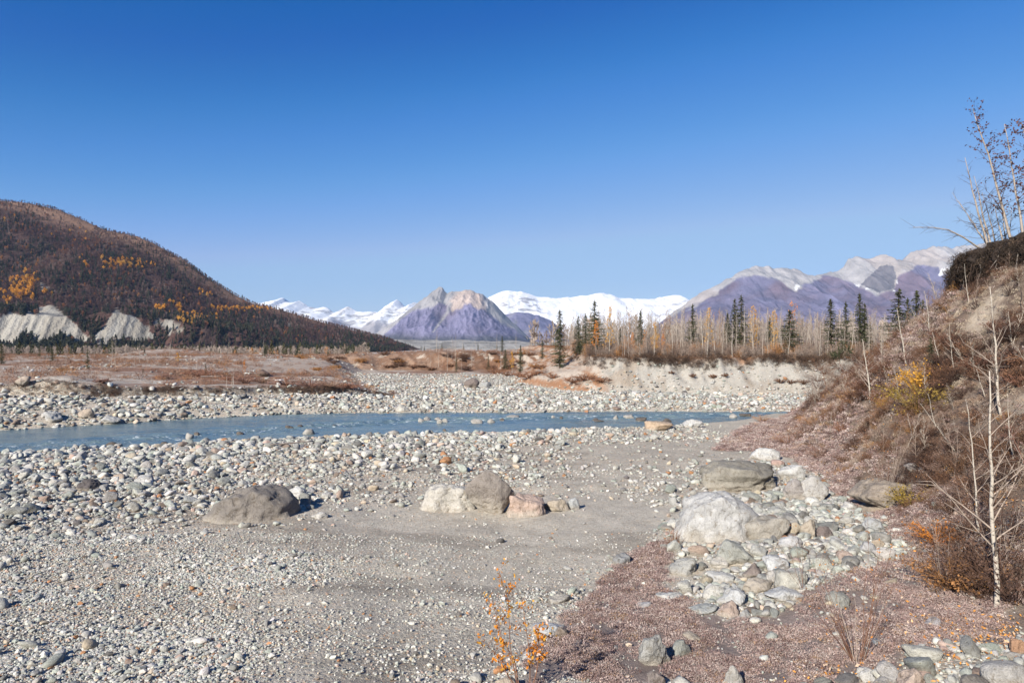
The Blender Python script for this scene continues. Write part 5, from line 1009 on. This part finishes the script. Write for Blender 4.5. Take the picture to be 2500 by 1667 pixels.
# ------------------------------------------------------------------ shrubs that can be told apart
def shrub(u, v, hpx, col, label, seed, n=40, spread_=0.7, leaf=160, ls=0.03, stem=0.008, name='shrub', cat='shrub', mat=None, wide=1.0, group=None):
    x, y, z = ray(u, v); h = hpx / FPX * y; me = bush_mesh(seed, mat or M_BUSH, n, 1.0, spread_, leaf, ls / h, stem / h)
    o = link(name, me, loc=(x, y, z - 0.03), sc=(h * wide, h * wide, h)); o.color = (*col, 1); return tag(o, label, cat, group)
def twig_bush(u, v, hpx, label, seed, n=14, lean=0.45, mats=(M_TWIGB, M_TWIG), leaf=None, nl=0, ls=0.022, r=0.008):
    g = np.random.default_rng(seed); x, y, z = ray(u, v); h = hpx / FPX * y; e = empty('twig_bush', (x, y, z)); tips = []
    for i in range(n):
        mb = MB(); a = g.uniform(0, 6.28); s = lean * h * g.random() ** 0.8; P = stem_pts((math.cos(a) * .06, math.sin(a) * .06, -0.03), (math.cos(a) * s, math.sin(a) * s * 0.7, h * g.uniform(0.4, 1.0)), 7, 0.02, g); mb.tube(P, np.linspace(r, r * 0.3, 7) * g.uniform(.6, 1.2), 4)
        for k in range(5): q = P[g.integers(2, 7)]; e2 = q + unit(P[-1] - P[0] + g.normal(0, 0.45 * h, 3)) * h * g.uniform(0.08, 0.25); mb.tube([q, e2], [r * .4, r * .2], 3); tips.append(e2)
        link('stem', mb.data('stem', mats[int(g.random() < 0.35)]), e); tips.append(P[-1])
    if leaf:
        T = np.array(tips); q = T[g.integers(0, len(T), nl)] + g.normal(0, .03, (nl, 3)); d = unit(g.normal(0, 1, (nl, 3))) * ls; w = unit(np.cross(d, g.normal(0, 1, (nl, 3)))) * ls * .5; mb = MB(); mb.blades(q, d, w); link('leaves', mb.data('leaves', leaf, False), e)
    return tag(e, label, 'bush')
twig_bush(2163, 1216, 190, 'reddish bare bush before the large dusty boulder', 801, 15, 0.42, leaf=M_ORANGE, nl=24)
twig_bush(2094, 1616, 330, 'tall fan of bare reddish stems at the bottom', 802, 18, 0.40, leaf=M_ORANGE, nl=26, r=0.007)
twig_bush(1966, 1440, 150, 'thin red twigs rising among the pile cobbles', 803, 6, 0.5, leaf=M_ORANGE, nl=14, r=0.005)
twig_bush(2300, 1430, 170, 'bare twigs in the dark brush by the nearest birch', 804, 12, 0.6, mats=(M_TWIG, M_TWIGB), r=0.006)
twig_bush(2440, 1400, 190, 'grey tangled twigs at the foot of the nearest birch', 805, 14, 0.7, mats=(M_TWIG, M_TWIGB), r=0.006)
shrub(1643, 1336, 62, (.22,.10,.05), 'small reddish tuft at the foot of the white boulder', 811, 40, 0.5, 40, .015, .004)
shrub(2224, 1240, 70, (.50,.28,.05), 'low yellow orange leaved shrub below the dusty boulder', 812, 40, 0.9, 320, .03, mat=M_OLIVE, wide=1.3)
shrub(2240, 1006, 100, (.40,.28,.05), 'olive yellow leaved bush on the lower slope', 813, 50, 0.9, 500, .04, mat=M_OLIVE, wide=1.2)
shrub(2244, 960, 90, (.6,.3,.05), 'bush with bright yellow orange leaves above the olive one', 814, 40, 0.8, 240, .05, mat=M_YELLOW)
shrub(2288, 1330, 70, (.5,.2,.05), 'orange leaved bush over the grey cobbles at right', 815, 46, 0.9, 220, .028, mat=M_ORANGE, wide=1.3)
shrub(2330, 1440, 110, (.3,.15,.06), 'dark brown leaved bush by the nearest birch', 816, 60, 1.0, 420, .03, wide=1.2)
for i, (u, v, h_, lb) in enumerate([(1930,1010,40,'rusty round heath bush at the spur tip'),(1965,1065,48,'brown round heath bush above the white block'),(1985,1040,40,'orange brown bush left of the olive one'),(1925,1085,44,'rusty bush right of the white slab'),(2000,1120,46,'brown bush behind the pale rounded boulder'),(1860,1030,26,'small rusty bush at the end of the river'),(2060,1060,40,'tan brown bush mid way along the slope toe')]):
    shrub(u, v, h_, [(.27,.13,.07),(.24,.14,.10),(.36,.19,.09)][i % 3], lb, 820 + i, 46, 0.9, 240, .02, .006, wide=1.3)
rb = np.random.default_rng(31)
for i in range(46):
    if i < 30: u, v, h_, w_, gp, lb = rb.uniform(1985, 2240), rb.uniform(885, 990), rb.uniform(26, 44), 1.3, 'dark bushes on the far end of the slope', 'dark brown bush in the thicket at the far end of the slope'
    else: u, v, h_, w_, gp, lb = rb.uniform(2290, 2495), rb.uniform(800, 960), rb.uniform(30, 60), 1.2, 'bushes high on the slope', 'brown bush high on the slope below the undercut turf'
    shrub(u, v, h_, [(.10,.055,.04),(.15,.075,.05),(.19,.10,.06)][i % 3], lb, 840 + i % 5, 50, 0.95, 260, .03, .008, wide=w_, group=gp)
for i, (u, v, h_) in enumerate([(1290,925,14),(1350,925,16),(1400,935,18),(1430,930,20),(1470,935,14),(1310,915,14),(1210,912,20),(1240,918,22),(1270,921,18)]):
    shrub(u, v, h_, (.24,.12,.07), '%s low rusty bush from the left along the foot of the terrace corner' % ('first second third fourth fifth sixth seventh eighth ninth'.split()[[6,7,8,0,5,1,2,3,4].index(i)]), 850 + i, 40, 1.0, 200, .06, .02, wide=2.0, group='bushes at the terrace foot')
for i, (u, v, h_) in enumerate([(1690,922,10),(1740,925,12),(1770,920,9),(1905,938,16),(1930,940,14),(1962,938,18),(1640,915,8)]):
    shrub(u, v, h_, (.17,.095,.06), '%s small dark bush from the left on the pale cliff face' % ['second','third','fourth','fifth','sixth','last','first'][i], 860 + i, 40, 1.0, 160, .05, .02, wide=1.2, group='bushes on the cliff face')
for i, (u, v) in enumerate([(560,930),(600,935),(640,935),(700,940),(760,945),(800,946),(850,948),(400,925),(440,915),(480,920),(250,935),(150,905),(520,918)]):
    shrub(u, v, (16, 22, 14, 26, 30, 26, 18, 14, 24, 26, 14, 14, 20)[i], [(.26,.13,.085),(.22,.12,.09),(.30,.19,.13)][i % 3], 'rusty low bush on the plain above the far cut bank', 870 + i, 46, 1.1, 220, .05, .015, wide=1.8, group='bushes on the far left plain')
for i in range(34):
    u = rb.uniform(730, 1330); v = rb.uniform(866, 906); shrub(u, v, rb.uniform(6, 15), [(.14,.08,.055),(.20,.11,.07),(.10,.06,.045),(.30,.15,.06)][i % 4], 'dark bush dotted on the brown mound', 890 + i % 6, 40, 1.0, 160, .08, .03, wide=1.6, group='dark bushes dotted over the mound')
for i, (u, v, h_) in enumerate([(2405, 1430, 170), (2478, 1470, 190), (2350, 1385, 120), (2450, 1330, 140)]):  # bushes added to darken the deeply shaded corner by the birch
    shrub(u, v, h_, [(.13,.075,.05),(.10,.06,.045)][i % 2], 'added dark brown bush deepening the shade round the nearest birch', 896 + i, 70, 0.95, 420, .03, .006, wide=1.1, group='added shade bushes round the nearest birch')
for i in range(30):
    u = rb.uniform(2260, 2498); v = rb.uniform(1010, 1470); shrub(u, v, rb.uniform(45, 100) * (0.6 + 0.5 * (v - 1000) / 470), [(.075,.045,.034),(.12,.068,.045),(.17,.10,.07),(.22,.15,.12)][i % 4], 'leafless brown bush tangled into the lower slope at the right', 930 + i % 8, 60, 0.95, 150, .02, .005, wide=1.25, group='bushes tangled over the lower slope')
# leafy orange sapling in front of the lens
g = np.random.default_rng(55); x, y, z = ray(1250, 1660); y = 9.25; x = 0.0; z = float(H(x, y)); e = empty('orange_sapling', (x, y, z)); tips = []; base = np.array([x, y, z])
def at(u, v, dy=0): return np.array([(u - 1250) / FPX * (y + dy), y + dy, CAMZ + (833.5 - v) / FPX * (y + dy)]) - base
for S in ([(1266,1690),(1253,1620),(1245,1574),(1241,1465),(1228,1425),(1217,1388)], [(1293,1700),(1294,1640),(1293,1592),(1284,1530),(1275,1466)], [(1268,1680),(1256,1610),(1225,1560),(1212,1500),(1208,1486)], [(1296,1690),(1310,1640),(1318,1590),(1312,1550),(1300,1530)], [(1268,1690),(1235,1640),(1215,1600),(1190,1575)]):
    P = np.array([at(u, v, g.normal(0, .08)) for u, v in S]); mb = MB(); mb.tube(P, np.linspace(.010, .003, len(P)), 5)
    for k in range(9):
        t = g.uniform(1, len(P) - 1); q = np.array([np.interp(t, np.arange(len(P)), P[:, i]) for i in range(3)]); e2 = q + unit(np.array([g.normal(), g.normal(), 0.9])) * g.uniform(.08, .28); mb.tube([q, e2], [.004, .002], 3); tips += [e2, (q + e2) / 2]
    tips += list(P[2:]); link('stem', mb.data('stem', M_TWIGB), e)
T = np.array(tips)
M_DRYLEAF = plain_material('pale_dry_leaves', (.55, .46, .42), var=0.2, translucent=0.2)
for nl, mt, nm in ((300, M_ORANGE, 'orange_leaves'), (150, M_YELLOW, 'yellow_leaves'), (80, M_DRYLEAF, 'dry_leaves')):
    q = T[g.integers(0, len(T), nl)] + g.normal(0, .035, (nl, 3)); d = unit(g.normal(0, 1, (nl, 3)) + np.array([0, 0, -.5])) * .031 * g.uniform(.6, 1.25, (nl, 1)); w = unit(np.cross(d, g.normal(0, 1, (nl, 3)))) * .017; mb = MB(); mb.blades(q, d, w); link(nm, mb.data(nm, mt, False), e)
tag(e, 'young sapling with bright orange leaves in front at the bottom', 'sapling')

# ------------------------------------------------------------------ small things
x, y, z = ray(681, 939); k = y / FPX; e = empty('white_table', (x, y, z)); tag(e, 'white pedestal table standing on the far cut bank', 'table')
def boxm(w, d, h, z0, mat, nm, bev=0.15):
    import bmesh
    bm = bmesh.new(); bmesh.ops.create_cube(bm, size=1); bmesh.ops.scale(bm, verts=bm.verts, vec=(w, d, h)); bmesh.ops.translate(bm, verts=bm.verts, vec=(0, 0, z0 + h / 2)); bmesh.ops.bevel(bm, geom=list(bm.edges), offset=bev * min(w, d, h), segments=1, affect='EDGES')
    me = bpy.data.meshes.new(nm); bm.to_mesh(me); bm.free(); me.materials.append(mat); link(nm, me, e)
boxm(16 * k, 12 * k, 2.2 * k, 10.5 * k, M_WHITE, 'table_top'); boxm(9 * k, 7 * k, 10.5 * k, 0.0, M_WHITE, 'pedestal', 0.05)
def log(u0, v0, u1, v1, r, label, mat=M_WOOD, seed=0, name='driftwood_log', cat='log', lift=0.0):
    g = np.random.default_rng(seed); a = np.array(ray(u0, v0)); b = np.array(ray(u1, v1)); b[1] = a[1] + (b[1] - a[1]) * 0.6; b[2] = float(H(b[0], b[1])); a[2] += r * .8 + lift; b[2] += r * .8 + lift
    mb = MB(); P = stem_pts(a, b, 8, 0.01, g) - a; mb.tube(P, r * (1 + 0.12 * g.normal(0, 1, 8)) * np.linspace(1, .75, 8), 8)
    for kk in range(2): q = P[g.integers(2, 6)]; mb.tube([q, q + g.normal(0, r * 1.6, 3) + np.array([0, 0, r * 1.6])], [r * .35, r * .2], 5)
    return tag(link(name, mb.data(name, mat), loc=a), label, cat)
log(1329, 1238, 1359, 1249, .075, 'short dark driftwood log lying against the tan stone', seed=3)
log(660, 1098, 776, 1083, .05, 'long thin pale driftwood stick on the near cobbles', M_BARKG, 4, 'driftwood_stick', 'stick', 0.25)
log(490, 927, 545, 925, .06, 'grey fallen pole on the far left plain', M_BARKG, 5, 'fallen_pole', 'pole', 0.3)
for i, (u, v0, v1) in enumerate([(553, 945, 915), (566, 942, 912), (570, 940, 908), (480, 905, 878)]):
    sapling((u, v0), (u + 1, v1), .03, '%s bare upright stick on the left plain from the left' % ['second', 'third', 'fourth', 'first'][i], 3, seed=770 + i, name='bare_stick', cat='stick', group='bare sticks on the plain')

# ------------------------------------------------------------------ the wood on the left hill
def far_conifer(seed):
    g = np.random.default_rng(seed); n = 60; f = np.sort(g.random(n)) ** 0.9; r = 0.15 * (1 - f) ** 0.8 * g.uniform(0.5, 1.15, n); a = g.uniform(0, 6.28, n); c = np.stack([np.cos(a) * r, np.sin(a) * r, 0.06 + 0.94 * f], 1)
    d = unit(np.stack([np.cos(a), np.sin(a), -0.8 * np.ones(n)], 1)) * 0.075; w = unit(np.cross(d, g.normal(0, 1, (n, 3)))) * 0.045; mb = MB(); mb.blades(c, d, w); mb.tube([(0, 0, 0), (0, 0, 1.0)], [.025, .006], 4); return mb.data('far_conifer', M_MASS, False)
def far_bare(seed, full=1.0, bl=0.1, bw=0.022):
    g = np.random.default_rng(seed); n = int(70 * full); a = g.uniform(0, 6.28, n); f = g.random(n); r = 0.24 * np.sin(np.clip(f * 1.05, 0, 1) * math.pi) ** 0.6 * np.sqrt(g.random(n)); c = np.stack([np.cos(a) * r, np.sin(a) * r, 0.3 + 0.66 * f], 1)
    d = unit(np.stack([np.cos(a) * .5, np.sin(a) * .5, np.ones(n)], 1) + g.normal(0, .3, (n, 3))) * bl; w = unit(np.cross(d, g.normal(0, 1, (n, 3)))) * bw; mb = MB(); mb.blades(c, d, w); mb.tube([(0, 0, 0), (0, 0, .8)], [.022, .008], 4); return mb.data('far_broadleaf', M_MASS, False)
C_FC = proto_collection('far_conifer', [far_conifer(900 + i) for i in range(4)]); C_FB = proto_collection('far_bare', [far_bare(910 + i) for i in range(4)]); C_FL = proto_collection('far_leafy', [far_bare(920 + i, 1.5, .075, .06) for i in range(3)])
n = 62000; fx_ = rng.uniform(-1500, -200, n); fy_ = 770 + 900 * rng.random(n) ** 1.15; fx_[:7000] = rng.uniform(-800, -380, 7000); fy_[:7000] = rng.uniform(840, 925, 7000); k = (np.abs(fx_) < 0.79 * fy_ + 20); fx_, fy_ = fx_[k], fy_[k]
fz, fp, fb = hill_z(fx_, fy_); rz, ry = hill_ridge(fx_); k = (fy_ < ry + 40) & (fb < 0.5) & ((fp > -0.02) | (fz > -13)); fx_, fy_, fz, fp = fx_[k], fy_[k], np.maximum(fz[k], -13.0), fp[k]; n = len(fx_)
U, Vv = px(fx_, fy_, fz)
pc = 0.30 + 0.34 * sstep(0.34, 0.08, fp) + 0.55 * fbm(fx_ / 90, fy_ / 110, 4, 421) - 0.28 * sstep(0.7, 0.95, fp)
con = rng.random(n) < np.clip(pc, 0.04, 0.92)
GOLDP = [(62,694,30,16),(85,708,34,14),(45,718,26,12),(18,735,22,10),(118,716,12,8.5),(470,780,26,9),(450,772,12,7),(493,713,7,7),(508,724,6,6),(420,741,11,5),(440,750,9,9),(395,757,16,8.5),(360,765,10,14),(185,584,18,14),(150,565,60,8),(290,630,80,14),(310,646,60,10),(10,545,20,14),(200,715,6,8),(570,757,40,5),(625,755,30,3)]
gp = np.zeros(n)
for gu, gv, ru, rv in GOLDP: gp = np.maximum(gp, np.exp(-(((U - gu) / ru) ** 2 + ((Vv - gv) / rv) ** 2)) * (0.6 if rv != 14 and rv != 8 else 0.05))
leafy = (rng.random(n) < gp * 1.1) ; con &= ~leafy; orange = (~con) & (~leafy) & (rng.random(n) < 0.03 + 0.10 * sstep(.1, .4, fbm(fx_ / 130, fy_ / 130, 3, 423)))
hgt = np.where(con, rng.uniform(7, 14, n), rng.uniform(6, 10, n)) * (1 - 0.35 * sstep(0.75, 1.0, fp))
top = fp > 0.88
def wood(name, sel, coll, cols, w, wd, label):
    m_ = int(sel.sum()); s = hgt[sel]; mass(name, coll, np.stack([fx_, fy_, fz - 0.4], 1)[sel], rots(m_, .03), np.stack([s * wd, s * wd, s], 1), colours_f(fx_[sel], fy_[sel], cols, w, 1 / 70.0, 443, 0.22), label, 'wood')
thin = rng.random(n) < np.where(top, 0.7, 0.95) * (0.35 + 0.65 * sstep(-0.35, 0.0, fbm(fx_ / 55, fy_ / 75, 3, 444)))
wood('far_conifer_wood', con & thin, C_FC, [(.040,.045,.028),(.052,.052,.032),(.030,.034,.024)], [.4,.35,.25], 1.15, 'dark spruces covering the lower left hill')
wood('far_leafless_wood', (~con) & (~leafy) & (~orange) & thin, C_FB, [(.085,.05,.044),(.105,.06,.05),(.135,.08,.066),(.18,.13,.11)], [.25,.35,.28,.12], 1.1, 'brown leafless birches covering the left hill')
wood('far_orange_wood', orange & thin, C_FL, [(.25,.105,.045),(.21,.09,.045),(.30,.14,.05)], [.4,.35,.25], 1.0, 'orange birches scattered over the left hill')
wood('far_golden_grove', leafy, C_FL, [(.62,.31,.05),(.55,.25,.04),(.66,.38,.09)], [.5,.3,.2], 1.25, 'bright golden groves on the left hill')
# grey pole wood along the hill foot and across the valley floor
n = 14000; x = rng.uniform(-640, 60, n); y = 135 + 640 * rng.random(n) ** 1.3; k = (np.abs(x) < 0.79 * y) & (rng.random(n) < np.interp(y + 0.35 * np.maximum(x + 120, 0), [135, 165, 260], [0.08, 0.6, 1]) * sstep(-0.35, 0.15, fbm(x / 70, y / 70, 3, 431) + 0.25)) & (px(x, y, 3.0)[0] < 900); x, y = x[k], y[k]; n = len(x); cn = rng.random(n) < 0.28 + 0.4 * sstep(500, 700, y) * sstep(.0, .3, fbm(x / 60, y / 60, 2, 432)); z = H(x, y); s = np.where(cn, rng.uniform(1.6, 4.6, n), rng.uniform(1.6, 3.6, n)) * np.interp(y, [135, 200, 300, 500, 800], [0.7, 0.9, 1.5, 2.0, 2.6])
mass('valley_conifer_wood', C_FC, np.stack([x, y, z], 1)[cn], rots(int(cn.sum()), .03), s[cn], colours(int(cn.sum()), [(.055,.06,.036),(.075,.072,.04)], [.5,.5]), 'small dark spruces along the foot of the left hill', 'wood')
mass('valley_leafless_wood', C_FB, np.stack([x, y, z], 1)[~cn], rots(int((~cn).sum()), .03), s[~cn], colours(int((~cn).sum()), [(.30,.245,.205),(.24,.19,.16),(.36,.30,.25),(.34,.17,.07)], [.4,.3,.25,.05]), 'grey leafless poles along the foot of the left hill', 'wood')
x = rng.uniform(-40, 900, 2500); y = rng.uniform(170, 480, 2500); k = (px(x, y, 3)[0] > 1290) & (x < .8 * y); x, y = x[k], y[k]; n = len(x)
mass('terrace_wood', C_FB, np.stack([x, y, H(x, y)], 1), rots(n, .03), rng.uniform(5, 8.5, n), colours(n, [(.30,.245,.205),(.24,.19,.16),(.36,.30,.25)], [.4,.3,.3]), 'grey leafless wood deep behind the terrace poplars', 'wood')

# ------------------------------------------------------------------ look-alikes that share a label get their place in the row
ORD = 'first second third fourth fifth sixth seventh eighth ninth tenth eleventh twelfth thirteenth fourteenth fifteenth sixteenth seventeenth eighteenth nineteenth twentieth'.split()
ORD += ['twenty-' + q for q in ORD[:9]] + ['thirtieth'] + ['thirty-' + q for q in ORD[:9]]
same = {}
for o in COL.objects:
    if o.get('category') and o.get('label'): same.setdefault(o['label'], []).append(o)
for lb, L in same.items():
    if len(L) < 2 or len(L) > len(ORD): continue
    L.sort(key=lambda o: o.location.x / max(o.location.y, 1))
    for k, o in enumerate(L): o['label'] = lb + ', %s from left' % ORD[k] if len(lb.split()) <= 13 else ' '.join(lb.split()[:13]) + ', %s from left' % ORD[k]
